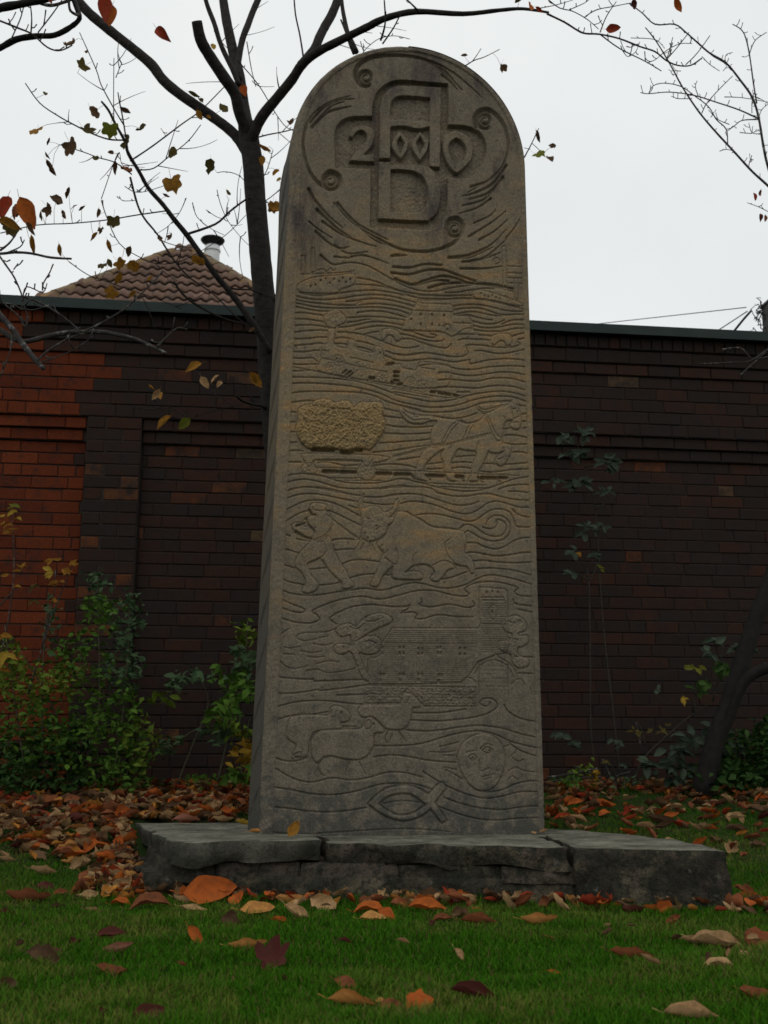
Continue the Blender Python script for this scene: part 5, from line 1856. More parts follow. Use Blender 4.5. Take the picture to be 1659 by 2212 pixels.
FOOT = [(-.55, 5.5), (-.42, 4.7), (-.31, 4.08), (.28, 3.945), (1.08, 3.715), (1.5, 3.52), (1.59, 3.51), (1.63, 4.0), (1.6, 4.5), (1.42, 5.3), (0, 5.45)]
def inside(x, y, poly):
    r = np.zeros(np.shape(x), bool)
    for k in range(len(poly)):
        (xa, ya), (xb, yb) = poly[k], poly[(k + 1) % len(poly)]
        if ya == yb: continue
        r ^= ((ya > y) != (yb > y)) & (x < (xb - xa) * (y - ya) / (yb - ya) + xa)
    return r
def vnoise(x, y, s, seed):
    r = np.random.default_rng(seed); T = r.random((64, 64))
    fx, fy = (x * s) % 63, (y * s) % 63
    i, j = fy.astype(int), fx.astype(int); a, b = fx - j, fy - i
    a = a * a * (3 - 2 * a); b = b * b * (3 - 2 * b)
    return T[i, j] * (1 - a) * (1 - b) + T[i, (j + 1) % 64] * a * (1 - b) + T[(i + 1) % 64, j] * (1 - a) * b + T[(i + 1) % 64, (j + 1) % 64] * a * b
# blades: many near the eye, fewer up the bank
NB = 440000
yy = 1.75 + (6.7 - 1.75) * rng.random(NB) ** 1.45
cx_ = yy * math.tan(math.radians(7)); hw = yy * .42 + .18
xx = cx_ + (rng.random(NB) * 2 - 1) * hw
keep = ~inside(xx, yy, FOOT)
bank = np.clip((yy - 4.6) / 1.2, 0, 1)
thin = vnoise(xx, yy, 2.3, 5) 
leafy = np.where(xx < .3, 1.25, .55) * bank
keep &= rng.random(NB) > leafy * (.45 + thin)
edge = np.minimum(1, 1)
xx, yy = xx[keep], yy[keep]; NB = len(xx)
zz = gzv(xx, yy)
tuft = vnoise(xx, yy, 9, 8)
Ln = (.012 + .020 * rng.random(NB) ** 1.6) * (.65 + .75 * tuft)
# longer uncut grass against the plinth
dpl = np.abs((yy - (4.03 - .29 * (xx - .1))))
Ln *= 1 + 1.3 * np.exp(-(dpl / .06) ** 2) * (xx > -.5) * (xx < 1.8)
wd = .0008 + .0010 * rng.random(NB)
az = rng.random(NB) * math.tau
lean = .25 + .9 * rng.random(NB)
dxy = np.stack([np.cos(az), np.sin(az)], -1)
saz = az + math.pi / 2 + rng.normal(size=NB) * .4
sxy = np.stack([np.cos(saz), np.sin(saz)], -1)
base = np.stack([xx, yy, zz - .002], -1)
def off(k, w):
    h = np.sin(np.clip(lean, 0, 1.4))[:, None] * dxy * (Ln * k ** 1.7)[:, None] * .8
    zc = Ln * k * (1 - .45 * lean * .6 * k)
    c = base + np.concatenate([h, zc[:, None]], -1)
    s3 = np.concatenate([sxy * (wd * w)[:, None], np.zeros((NB, 1))], -1)
    return c - s3, c + s3
a0, a1 = off(0.0, 1.0); b0, b1 = off(.55, .85); t0, _ = off(1.0, 0)
Vb = np.stack([a0, a1, b1, b0, t0], 1).reshape(-1, 3)
k5 = (np.arange(NB) * 5)[:, None]
Fb = np.concatenate([k5 + np.array([[0, 1, 2]]), k5 + np.array([[0, 2, 3]]), k5 + np.array([[3, 2, 4]])], 0)
me = np_mesh('grass', Vb, Fb)
pat = (.6 * vnoise(xx, yy, 3.1, 14) + .4 * vnoise(xx, yy, 9.7, 15))[:, None]; fine = rng.random((NB, 1))
g1 = np.array([[.019, .074, .003]]); g2 = np.array([[.044, .120, .006]]); yl = np.array([[.15, .14, .034]]); br_ = np.array([[.10, .075, .03]])
col = g1 + (g2 - g1) * fine
ymix = np.clip((pat - .47) * 1.9, 0, .75) * (rng.random((NB, 1)) > .35)
col = col * (1 - ymix) + yl * ymix
dead = rng.random((NB, 1)) > .93
col = np.where(dead, br_, col)
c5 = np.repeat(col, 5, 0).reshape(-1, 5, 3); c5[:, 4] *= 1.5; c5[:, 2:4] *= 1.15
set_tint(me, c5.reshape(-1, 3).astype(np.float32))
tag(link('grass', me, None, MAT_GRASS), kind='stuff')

# ------------------------------------------------------------------ fallen leaves
ADJ = {'orange': 'bright orange', 'amber': 'amber', 'red': 'red', 'russet': 'russet', 'maroon': 'dark maroon', 'tan': 'pale tan', 'pink': 'pinkish', 'brown': 'brown', 'gold': 'golden', 'yellow': 'yellow'}
SHP = {'oval': 'oval leaf', 'curl': 'curled leaf', 'maple': 'lobed leaf', 'crumple': 'crumpled leaf'}
HAND = '''
L 905,560 235 orange oval 52 4|large bright orange leaf leaning up against the front of the plinth
L 950,565 120 tan curl 60 70|pale tan folded leaf standing in front of the large orange leaf
L 650,605 185 russet oval 24 5|long reddish russet leaf lying left of the large orange leaf
L 520,602 105 orange oval 18 -8|orange leaf at the left tip of the row before the plinth
L 800,590 110 tan curl 25 -15|tan leaf tucked between the russet and the large orange leaf
L 835,628 130 tan oval 15 -10|flat tan leaf on the grass below the large orange leaf
L 1110,632 155 amber oval 28 3|broad amber leaf on the grass before the plinth's left slab
L 1210,678 85 orange curl 20 -20|small orange leaf just right of and below the broad amber leaf
L 1285,645 140 tan curl 30 -35|greyish tan leaf pointing down to the right before the plinth
L 1400,612 130 tan crumple 50 -30|creased pale tan leaf rising against the plinth
L 1260,594 150 amber curl 12 -8|thin amber leaf edge on against the foot of the plinth
L 995,675 95 brown crumple 65 80|dark crumpled leaf standing upright in the grass before the plinth
L 1080,545 55 tan crumple 45 40|small pale leaf propped against the dark front of the plinth
L 1600,632 150 orange oval 20 -5|orange leaf at the middle of the row before the plinth
L 1612,668 120 amber oval 22 0|amber leaf lying just below the orange leaf in the middle of the row
L 1580,590 75 russet crumple 40 20|small russet leaf atop pale scraps against the middle of the plinth
L 1590,612 70 tan crumple 30 0|pale scrap of leaf below the small russet leaf at the plinth
L 480,738 130 maroon oval 30 12|dark maroon leaf on the lawn behind the pinkish folded leaf
L 505,805 145 pink curl 45 25|pinkish folded leaf on the left part of the lawn
L 848,748 115 orange oval 60 -45|orange brown leaf tilted steeply on the lawn below the plinth
L 1070,795 165 amber curl 25 14|long curled amber leaf with a raised stem above the big maroon leaf
L 1158,860 185 maroon maple 42 20|big dull maroon leaf in the middle of the lawn
L 190,845 160 brown crumple 50 -10|large crumpled brown leaf at the left of the lawn
L 230,815 90 maroon oval 25 0|dark leaf behind the large crumpled brown leaf
L 485,908 140 russet oval 22 -6|russet tan leaf lying below the pinkish folded leaf
L 1498,960 130 russet oval 38 -28|russet leaf sloping down on the lawn near the bottom middle
L 1520,1042 215 amber curl 20 -8|long pale amber curled leaf near the bottom of the lawn
L 1645,1030 70 amber oval 20 -30|amber leaf just right of the long pale amber curled leaf
L 640,1085 145 maroon oval 50 15|dark maroon leaf cut by the bottom edge of the lawn
L 450,1085 80 maroon curl 40 -40|narrow dark leaf left of the maroon leaf at the bottom edge
L 35,965 100 brown crumple 40 -20|dark brown crumpled leaf at the lower left edge
L 1005,932 42 tan curl 40 80|tiny pale leaf on the lawn left of the big maroon leaf
L 735,968 55 maroon oval 20 0|small dark leaf sunk in grass at lower left centre
L 405,632 85 tan curl 22 -6|pale curled leaf lying alone on the grass at left
L 262,556 72 russet oval 40 20|small russet leaf beside the dark leaf at the left edge of the drift
L 195,530 85 maroon crumple 30 0|dark maroon crumpled leaf at the left edge of the drift
L 120,582 210 russet curl 10 -3|long dark russet leaf lying flat at the left edge of the lawn
L 30,640 85 maroon curl 16 -5|dark leaf at the left edge below the long russet leaf
L 250,612 70 brown curl 18 15|brown scrap below the small russet leaf at left
L 378,567 95 tan crumple 30 30|brownish tan crumpled leaf left of the plinth's corner
L 185,467 135 tan curl 14 -14|long tan leaf on the grass below the left drift
L 30,410 85 tan curl 18 -12|tan leaf at the left edge below the drift
L 350,438 100 tan crumple 30 20|pale leaf half over a russet one left of the plinth
L 275,388 140 russet oval 18 -8|russet leaf on the near edge of the left drift
L 150,352 130 russet oval 22 -10|russet leaf at the front of the left drift by the edge
L 498,376 80 red crumple 55 10|red leaf standing in the drift beside the plinth's left end
L 500,284 95 orange crumple 50 0|vivid orange leaf in the drift near the plinth's back corner
L 560,290 65 red oval 45 -30|small red leaf beside the vivid orange leaf
L 170,226 125 red oval 30 0|red leaf in the far left drift
L 650,221 120 amber oval 30 4|amber leaf in the drift just behind the plinth's back slab
L 500,213 115 red curl 25 -5|reddish leaf in the drift behind the vivid orange leaf
L 400,215 80 orange oval 40 30|orange leaf left of the reddish leaf in the far drift
L 850,120 90 tan crumple 30 20|large pale leaf at the top of the drift near the wall
L 860,90 60 red crumple 30 0|red leaf at the top of the drift near the wall
R 200,585 120 brown crumple 60 0|dark brown leaf standing against the middle of the plinth
R 190,625 165 orange oval 25 -6|orange russet leaf under the dark brown leaf at the plinth
R 80,603 105 russet crumple 30 0|russet leaf left of the dark brown standing leaf
R 12,655 110 orange oval 30 -50|orange leaf sloping into the grass at the middle front
R 108,603 70 tan crumple 40 20|pale scrap between the russet leaves at the plinth
R 255,667 90 russet oval 25 10|russet leaf on the grass below the orange russet leaf
R 335,655 90 brown crumple 30 -20|brown crumpled leaf right of the row's middle
R 410,682 155 russet curl 15 -8|thin russet leaf on the grass right of the row's middle
R 400,625 50 orange oval 20 0|small orange leaf near the plinth right of the middle
R 672,680 160 amber curl 24 8|pale amber curled leaf on the grass before the right slab
R 690,588 125 tan curl 25 12|tan curled leaf against the plinth under the right slab
R 893,598 85 orange crumple 30 0|orange crumpled leaf against the foot of the right slab
R 1017,612 75 red curl 22 -15|red leaf against the foot of the right slab
R 1105,602 80 tan crumple 65 70|pale upright crumpled leaf against the right slab
R 1165,627 95 orange curl 20 -10|orange leaf right of the pale upright leaf
R 848,578 60 maroon crumple 40 0|dark leaf close against the right slab
R 1250,680 95 russet curl 30 45|russet leaf on the grass below the right slab
R 1350,765 130 tan curl 22 0|dark edged tan curled leaf in the right cluster
R 1440,775 210 tan curl 18 -12|long tan curled leaf with a raised stem in the right cluster
R 1620,768 150 russet crumple 45 10|russet leaf at the right edge beside the long tan leaf
R 1568,826 75 tan crumple 24 -10|small tan leaf under the right cluster
R 1452,876 165 tan oval 10 -6|flat brownish tan leaf on the lawn below the right cluster
R 1075,836 195 russet curl 10 -14|thin russet leaf lying in the lawn at right centre
R 330,836 95 tan curl 40 -55|pale curled leaf on the lawn right of the big maroon leaf
R 738,906 66 orange oval 30 -10|small orange leaf lying alone at the middle right of the lawn
R 482,962 36 gold oval 30 0|tiny golden leaf above the large brown boat shaped leaf
R 680,962 50 tan curl 30 -65|tiny tan leaf left of the small orange leaf
R 150,1045 145 orange maple 55 85|orange tan heart shaped leaf with an upright stem at the bottom
R 35,1052 120 russet oval 35 -10|russet leaf left of the heart shaped leaf at the bottom
R 395,1003 215 maroon curl 30 -16|large dark brown boat shaped leaf near the bottom
R 530,1078 65 tan crumple 30 -30|pale crumpled scrap right of the boat shaped leaf
R 1198,992 42 russet curl 30 -60|tiny russet leaf at lower right
R 1370,985 75 brown curl 10 -20|dark thin curl in the grass at lower right
R 1615,1012 150 russet oval 28 -8|russet leaf at the lower right edge
R 1330,1100 230 tan curl 14 -5|long tan leaf cut by the bottom edge at right
R 1588,580 130 red oval 30 4|flat red leaf beside the right end of the plinth
R 1560,545 95 russet crumple 30 -20|russet leaf behind the flat red leaf by the plinth's end
R 1498,372 70 tan maple 70 95|pale pointed leaf standing with its stem up beyond the plinth's right end
R 1430,332 42 russet oval 25 0|small russet leaf on the grass behind the right slab
R 1140,272 105 tan curl 24 -15|tan curled leaf on the bank behind the right slab
R 1200,247 125 brown curl 26 -20|brownish curled leaf above the tan one behind the right slab
R 1242,216 75 orange oval 45 20|orange leaf on the right bank
R 1410,276 75 orange curl 20 -5|orange leaf near the right edge of the bank
R 1525,278 95 brown curl 20 -14|brown curled leaf on the right bank near the edge
R 1612,345 72 brown crumple 25 10|brown crumpled leaf at the right edge beyond the plinth
R 1520,226 95 tan curl 25 14|tan leaf on the right bank near the edge
R 782,236 105 red oval 30 -15|red leaf on the bank just right of the carved slab
R 945,176 115 orange oval 30 10|orange leaf on the right bank close to the wall
'''
def sheet_d(sh, q): return (q[0] * .5 + (0 if sh == 'L' else 829.5), 1656 + .5 * q[1])
GROUP = 'fallen autumn leaves on the lawn'
def lying(px, py, len_px, tilt, roll):
    p0 = Pg(px, py)
    L = sz_of(len_px, p0)
    lift = .25 * L * math.sin(math.radians(tilt))
    p = Pg(px, py + .2 * len_px * math.sin(math.radians(tilt)))
    L = sz_of(len_px, p)
    # tip direction lies across the view, blade leans towards the viewer
    rot = Euler((math.radians(tilt), 0, YAW), 'XYZ').to_quaternion() @ Quaternion((0, 0, 1), math.radians(roll + rl.uniform(-4, 4)))
    return p + Vector((0, 0, lift + .002)), L, rot
nh = 0
for row in HAND.strip().splitlines():
    a, lab = row.split('|')
    sh, q, s_, colr, shp, tilt, roll = a.split()
    (pt,) = pts_of([q])
    p, L, rot = lying(*sheet_d(sh, pt), float(s_) * .5, float(tilt), float(roll))
    o = put_leaf('fallen_leaf', p, L, shp, colr, rot)
    tag(o, lab, 'leaf', GROUP); nh += 1
# on the stone
def on_slab(px, py, z, len_px, shp, colr, tilt, roll, lab):
    p = Pz(px, py, z); L = sz_of(len_px, p)
    rot = Euler((math.radians(tilt), 0, YAW), 'XYZ').to_quaternion() @ Quaternion((0, 0, 1), math.radians(roll))
    o = put_leaf('fallen_leaf', p + Vector((0, 0, .012 + .25 * L * math.sin(math.radians(tilt)))), L, shp, colr, rot)
    tag(o, lab, 'leaf', GROUP)
on_slab(403, 1782, TZ, 60, 'curl', 'pink', 12, -3, 'pinkish curled leaf lying on the back left slab of the plinth')
on_slab(482, 1780, TZ, 46, 'curl', 'tan', 10, -4, 'thin pale leaf edge on upon the back left slab')
on_slab(526, 1790, TZ, 42, 'curl', 'yellow', 24, 160, 'yellowish curled leaf with a long stem by the foot of the carved slab')
on_slab(551, 1806, TZ + .01, 28, 'curl', 'amber', 14, 0, 'small amber leaf scrap on the front left slab')
on_slab(635, 1808, TZ + .01, 42, 'oval', 'gold', 62, 60, 'golden leaf standing upright on the front left slab against the carved slab')
on_slab(1174, 1806, TZ, 24, 'curl', 'tan', 30, 40, 'small tan leaf at the right foot of the carved slab')
on_slab(1154, 1808, TZ, 13, 'crumple', 'tan', 30, 0, 'tiny pale scrap left of the small tan leaf at the foot')
nh += 7
# the drifts
gen = []
def scatter(n, xr, yr, dens, zone, pal, smin, smax, flat=26):
    k = 0; tries = 0
    while k < n and tries < n * 40:
        tries += 1
        x, y = rl.uniform(*xr), rl.uniform(*yr)
        if rl.random() > dens(x, y): continue
        if inside(np.array([x]), np.array([y]), FOOT)[0]: continue
        colr = rl.choices([c for c, _ in pal], [w for _, w in pal])[0]
        shp = rl.choices(['oval', 'curl', 'maple', 'crumple'], [3.0, 4, .25, 3.5])[0]
        L = rl.uniform(smin, smax)
        rot = (Quaternion((0, 0, 1), rl.uniform(0, math.tau)) @ Euler((math.radians(rl.gauss(0, flat)), math.radians(rl.gauss(0, flat)), 0)).to_quaternion() @ Quaternion((0, 0, 1), rl.uniform(0, math.tau)))
        z = float(gzv(np.array([x]), np.array([y]))[0])
        gen.append((Vector((x, y, z + rl.uniform(.008, .05 if y > 4.6 else .035))), L, shp, colr, rot, zone)); k += 1
PAL_DRY = [('tan', 5.5), ('russet', 3), ('brown', 4), ('orange', 2.0), ('amber', 1.5), ('red', 1.0), ('maroon', .6)]
nzv = lambda x, y, s, q: noise.noise(Vector((x * s, y * s, q)))
scatter(2300, (-2.4, .1), (4.7, 6.75), lambda x, y: min(1, max(0, (y - 4.75 + .18 * nzv(x, y, 2, 1) - .22 * x * 0) / .45)), 'in the thick leaf drift on the bank left of the plinth', PAL_DRY, .05, .105, 20)
scatter(260, (-.85, -.22), (4.15, 5.5), lambda x, y: max(0, 1 - abs(x + .36 + (4.3 - y) * .03) / .24), 'in the drift along the left end of the plinth', PAL_DRY + [('orange', 2), ('russet', 2)], .05, .105)
scatter(1000, (1.1, 4.2), (5.0, 6.75), lambda x, y: min(1, max(0, (y - 5.0) / .8)) * (.45 + .8 * max(0, nzv(x, y, 1.6, 4) + .25)), 'on the bank right of the carved slab below the wall', PAL_DRY, .045, .10, 20)
scatter(60, (1.65, 3.4), (4.0, 5.2), lambda x, y: .35 + .4 * nzv(x, y, 2, 7), 'scattered on the grass beyond the right end of the plinth', PAL_DRY, .05, .10)
scatter(150, (-.45, 1.7), (3.3, 4.15), lambda x, y: max(0, 1 - abs(y - (4.02 - .29 * (x - .1)) + .11) / .17), 'in the row along the front foot of the plinth', PAL_DRY, .04, .085)
scatter(46, (-1.2, 2.2), (2.2, 3.6), lambda x, y: .5, 'lying alone on the open lawn in front', [('tan', 3), ('russet', 2), ('brown', 3), ('maroon', 1)], .025, .055, 14)
def scr(g):
    px, py, dep = px_of(*g[0])
    vis = -20 < px < 1680 and py < 2230 and not (545 < px < 1178 and py < 1795)
    return g[1] / dep if vis else 0
gen.sort(key=lambda g: -scr(g))
NIND = 300 - nh
LM = [(455, 1935, 'the large bright orange leaf at the plinth'), (85, 1769, 'the red leaf in the far left drift'), (325, 1766, 'the amber leaf behind the back slab'),
      (250, 1798, 'the vivid orange leaf by the plinth'), (250, 1845, "the red leaf beside the plinth's left end"), (75, 1832, 'the russet leaf at the front of the drift'),
      (430, 1710, 'the large pale leaf near the wall'), (250, 1762, 'the reddish leaf of the left drift'), (60, 1947, 'the long dark russet leaf'), (185, 1940, "the brownish leaf by the plinth's corner"),
      (555, 1972, "the broad amber leaf before the plinth"), (800, 1972, 'the orange leaf midway along the plinth'), (925, 1968, 'the orange russet leaf by the plinth'), (1165, 1996, 'the pale amber leaf before the right slab'),
      (1380, 1957, 'the pale upright leaf at the right slab'), (1623, 1946, "the flat red leaf by the plinth's end"), (1578, 1842, 'the pale pointed leaf past the plinth'), (1220, 1774, 'the red leaf beside the carved slab'),
      (1302, 1744, 'the orange leaf near the wall'), (1450, 1764, 'the orange leaf on the right bank'), (1430, 1780, 'the brownish curled leaf on the right bank'), (1590, 1769, 'the tan leaf near the right edge'),
      (575, 2086, 'the big maroon leaf'), (250, 2058, 'the pinkish folded leaf'), (95, 2078, 'the large crumpled brown leaf'), (1545, 2040, 'the long curled leaf of the right cluster'), (1025, 2157, 'the boat shaped leaf'), (905, 2178, 'the heart shaped leaf'), (1200, 2108, 'the small lone orange leaf')]
used_labels = {}
def short(s):
    w = s.split()
    i = next(k for k, q in enumerate(w) if q == 'leaf')
    return ' '.join(w[:i + 1])
for p, L, shp, colr, rot, zone in gen[:NIND]:
    o = put_leaf('fallen_leaf', p, L, shp, colr, rot)
    px, py, dep = px_of(*p)
    lx_, ly_, ln = min(LM, key=lambda q: (q[0] - px) ** 2 + (1.7 * (q[1] - py)) ** 2)
    dx, dy = px - lx_, (py - ly_) * 1.7
    dist = math.hypot(dx, dy)
    where = ('right of' if dx > 0 else 'left of') if abs(dx) > abs(dy) else ('below' if dy > 0 else 'above')
    if abs(dx) > .45 * abs(dy) and abs(dy) > .45 * abs(dx): where = ('lower ' if dy > 0 else 'upper ') + where
    if dist > 150: where = 'well ' + where
    elif dist < 55: where = 'just ' + where
    size = 'large ' if L / dep * FOC > 48 else ('small ' if L / dep * FOC < 32 else '')
    near = sorted(LM, key=lambda q: (q[0] - px) ** 2 + (1.7 * (q[1] - py)) ** 2)[:4]
    cand = ['%s%s %s %s %s' % (size, colr, SHP[shp], where, ln)]
    for a_, b_ in ((0, 1), (0, 2), (1, 2), (0, 3), (1, 3)):
        cand.append('%s%s %s between %s and %s' % (size, colr, SHP[shp], short(near[a_][2]), short(near[b_][2])))
    cand = [c if len(c.split()) <= 16 else c[len(size):] for c in cand]
    lab = next((c for c in cand if c not in used_labels), cand[0])
    used_labels[lab] = 1
    tag(o, lab, 'leaf', GROUP)
PALC = {'orange': (.37, .085, .015), 'amber': (.35, .145, .025), 'red': (.27, .035, .013), 'russet': (.20, .065, .026), 'maroon': (.085, .022, .017), 'tan': (.31, .185, .085), 'brown': (.11, .06, .03), 'pink': (.33, .15, .1)}
Vl, Fl, Cl, nb = [], [], [], 0
mb = MB(); cols = []
for p, L, shp, colr, rot, zone in gen[NIND:]:
    vs, fs = SHAPES[shp][rl.randrange(len(SHAPES[shp]))]
    M = rot.to_matrix() * L
    mb.add([tuple(M @ Vector(v) + p) for v in vs], fs)
    c = np.array(PALC[colr]) * rl.uniform(.75, 1.2)
    cols += [c] * len(vs)
me = mb.mesh('leaf_litter', True); set_tint(me, np.array(cols, np.float32))
tag(link('leaf_litter', me, None, MAT_LITTER), kind='stuff')
# ------------------------------------------------------------------ shrubs and climbers
def leaf_cloud(name, C, size, tint, parent, up=.5, seed=1, droop=.2):
    """many small pointed leaves as one mesh"""
    r = np.random.default_rng(seed); n = len(C)
    d = r.normal(size=(n, 3)); d[:, 2] = d[:, 2] * .5 - droop; d /= np.linalg.norm(d, axis=1, keepdims=True)
    nn = r.normal(size=(n, 3)) * .75 + np.array([0, -.35, up]); nn -= d * (nn * d).sum(1, keepdims=True); nn /= np.linalg.norm(nn, axis=1, keepdims=True)
    s = np.cross(nn, d)
    L = size[:, None]; w = L * (.20 + .1 * r.random((n, 1)))
    base = C - d * L * .5; tip = C + d * L * .5 - nn * L * .10
    mid = C + nn * L * .04
    l = C - d * L * .08 + s * w + nn * L * .10; q = C - d * L * .08 - s * w + nn * L * .10
    l2 = C + d * L * .25 + s * w * .62 + nn * L * .05; q2_ = C + d * L * .25 - s * w * .62 + nn * L * .05
    V = np.stack([base, l, l2, tip, q2_, q, mid], 1).reshape(-1, 3)
    k = (np.arange(n) * 7)[:, None]
    F = np.concatenate([k + np.array([t_]) for t_ in ([0, 6, 1], [1, 6, 2], [2, 6, 3], [3, 6, 4], [4, 6, 5], [5, 6, 0])], 0)
    me = np_mesh(name, V, F)
    set_tint(me, np.repeat(tint, 7, 0).astype(np.float32))
    o = link(name, me, parent, MAT_FOLIAGE); o['kind'] = 'stuff'
    return o
def shrub(name, label, cat, Y, stems, clusters, palette, size, seed, base=None, group=None, stem_mat=None, droop=.2, w=5):
    r = np.random.default_rng(seed)
    b = base or P(*stems[0][0], Y)
    root = empty(name, (b.x, Y, gz(b.x, Y)))
    tag(root, label, cat, group)
    mb = MB()
    for st in stems:
        path = smooth_path([(x, y, Y + r.uniform(-.06, .06)) for x, y in st], 4)
        m = len(path)
        mb.tube([P(*c) for c in path], [max(sz_of(w * (1 - .7 * i / m), P(*c)) * .5, .0015) for i, c in enumerate(path)], 5, .05)
    mb.build('stems', stem_mat or MAT_STEM, root, True)
    Cs, Ss, Ts = [], [], []
    for cx, cy, rx, ry, n, ci in clusters:
        for _ in range(n):
            # clumped: pick a sprig centre then a leaf near it
            a = r.random() * math.tau; q = math.sqrt(r.random())
            x, y = cx + rx * q * math.cos(a), cy + ry * q * math.sin(a)
            for __ in range(3):
                p = P(x + r.normal() * 9, y + r.normal() * 8, Y + r.normal() * .16)
                if p.z < gz(p.x, p.y) + .01: continue
                Cs.append(p); Ss.append(size * r.uniform(.6, 1.25))
                c0, c1 = palette[ci]
                t_ = r.random(); Ts.append([c0[k] + (c1[k] - c0[k]) * t_ for k in range(3)])
    leaf_cloud('foliage', np.array([tuple(c) for c in Cs]), np.array(Ss), np.array(Ts), root, seed=seed, droop=droop)
    return root
GP = [((.035, .085, .010), (.070, .135, .016)), ((.036, .066, .030), (.06, .10, .044)), ((.07, .115, .012), (.11, .15, .018)), ((.012, .036, .007), (.026, .058, .011)), ((.20, .12, .012), (.27, .15, .015))]
shrub('leafy_shrub', 'dense green leafy shrub with upright spires against the left part of the wall', 'shrub', 6.25,
      [[(205, 1715), (215, 1500), (210, 1240)], [(150, 1710), (120, 1540), (40, 1400)], [(240, 1715), (270, 1500), (280, 1290)], [(100, 1715), (90, 1500), (105, 1280)], [(260, 1715), (300, 1600), (335, 1560)], [(60, 1710), (30, 1500), (10, 1350)]],
      [(205, 1262, 26, 32, 22, 1), (215, 1330, 38, 48, 55, 0), (275, 1335, 34, 55, 50, 1), (180, 1420, 60, 50, 75, 0), (265, 1440, 40, 60, 60, 1), (80, 1475, 95, 45, 110, 2), (230, 1530, 80, 60, 120, 0), (60, 1580, 90, 70, 130, 0), (215, 1620, 110, 70, 190, 0),
       (90, 1660, 110, 55, 170, 3), (250, 1680, 75, 40, 90, 0), (300, 1610, 40, 60, 50, 2), (110, 1350, 14, 70, 22, 1), (15, 1440, 30, 70, 40, 2), (100, 1640, 120, 80, 150, 3), (20, 1690, 60, 40, 70, 3)], GP, .045, 31)
shrub('broad_leaved_sapling', 'thin green sapling with yellowing leaves beside the left edge of the carved slab', 'sapling', 6.3,
      [[(470, 1690), (500, 1560), (525, 1480), (535, 1340)], [(380, 1700), (420, 1600), (450, 1520), (430, 1460)], [(350, 1640), (400, 1590), (440, 1570)], [(520, 1690), (525, 1620), (540, 1550)]],
      [(528, 1370, 16, 26, 12, 2), (525, 1430, 28, 26, 22, 1), (518, 1490, 30, 30, 26, 0), (485, 1545, 40, 30, 26, 0), (505, 1585, 35, 20, 22, 2), (525, 1622, 22, 26, 16, 4), (460, 1585, 28, 18, 12, 1), (420, 1465, 45, 14, 12, 1), (462, 1452, 14, 12, 4, 0), (345, 1508, 26, 10, 5, 2), (375, 1478, 22, 12, 6, 1), (370, 1610, 36, 14, 9, 1), (520, 1675, 30, 14, 14, 0)], GP, .07, 32)
shrub('ground_ivy', 'low bright green weeds at the foot of the wall left of the carved slab', 'weeds', 6.55,
      [[(420, 1702), (425, 1695)], [(460, 1702), (462, 1690)]], [(430, 1692, 42, 9, 40, 0), (350, 1700, 40, 8, 22, 3), (500, 1700, 30, 7, 20, 0)], GP, .04, 33)
shrub('weed_clump', 'small clump of weeds below the wall right of the carved slab', 'weeds', 6.5,
      [[(1290, 1705), (1295, 1680)], [(1345, 1700), (1352, 1682)]], [(1245, 1695, 40, 14, 36, 0), (1262, 1665, 18, 18, 8, 2), (1285, 1682, 16, 14, 7, 4), (1350, 1690, 30, 9, 14, 1), (1420, 1698, 40, 9, 20, 3)], GP, .045, 34)
shrub('dark_bush', 'dark low bush under the leaning tree at the right edge', 'shrub', 6.3,
      [[(1600, 1700), (1610, 1640)], [(1650, 1700), (1655, 1600)]], [(1620, 1640, 60, 55, 170, 3), (1660, 1590, 30, 40, 60, 3), (1600, 1685, 70, 20, 90, 3), (1540, 1690, 40, 20, 40, 3), (1690, 1640, 50, 80, 90, 3)], GP, .055, 35)

# plants whose large leaves can be told apart: each leaflet is a part
def leafy_stem(name, label, cat, Y, stems, leaves, seed, w=4, mat=None, group=None):
    r = random.Random(seed)
    b = P(*stems[0][0], Y)
    root = empty(name, (b.x, Y, gz(b.x, Y)))
    tag(root, label, cat, group)
    mb = MB()
    for st in stems:
        path = smooth_path([(x, y, Y) for x, y in st], 4); m = len(path)
        mb.tube([P(*c) for c in path], [max(sz_of(w * (1 - .6 * i / m), P(*c)) * .5, .0013) for i, c in enumerate(path)], 5, .05)
    mb.build('stem', mat or MAT_ELDER, root, True)
    for x, y, s_, colr, n, spread in leaves:
        if name.startswith('elder'): n = int(n * 1.7); s_ *= .82; spread *= 1.1
        for k in range(n):
            a = r.uniform(0, math.tau); d = r.uniform(.1, 1) * spread
            px, py = x + d * math.cos(a), y + d * .6 * math.sin(a)
            p = P(px, py, Y - r.uniform(.02, .16))
            L = sz_of(s_ * r.uniform(.75, 1.15), p)
            roll = math.degrees(math.atan2(-math.sin(a) - .5, math.cos(a))) + r.uniform(-25, 25)
            rot = facing(roll, (r.uniform(-60, -15), r.uniform(-40, 40)))
            put_leaf('leaf', p, L, 'oval', colr, rot, root)
    return root
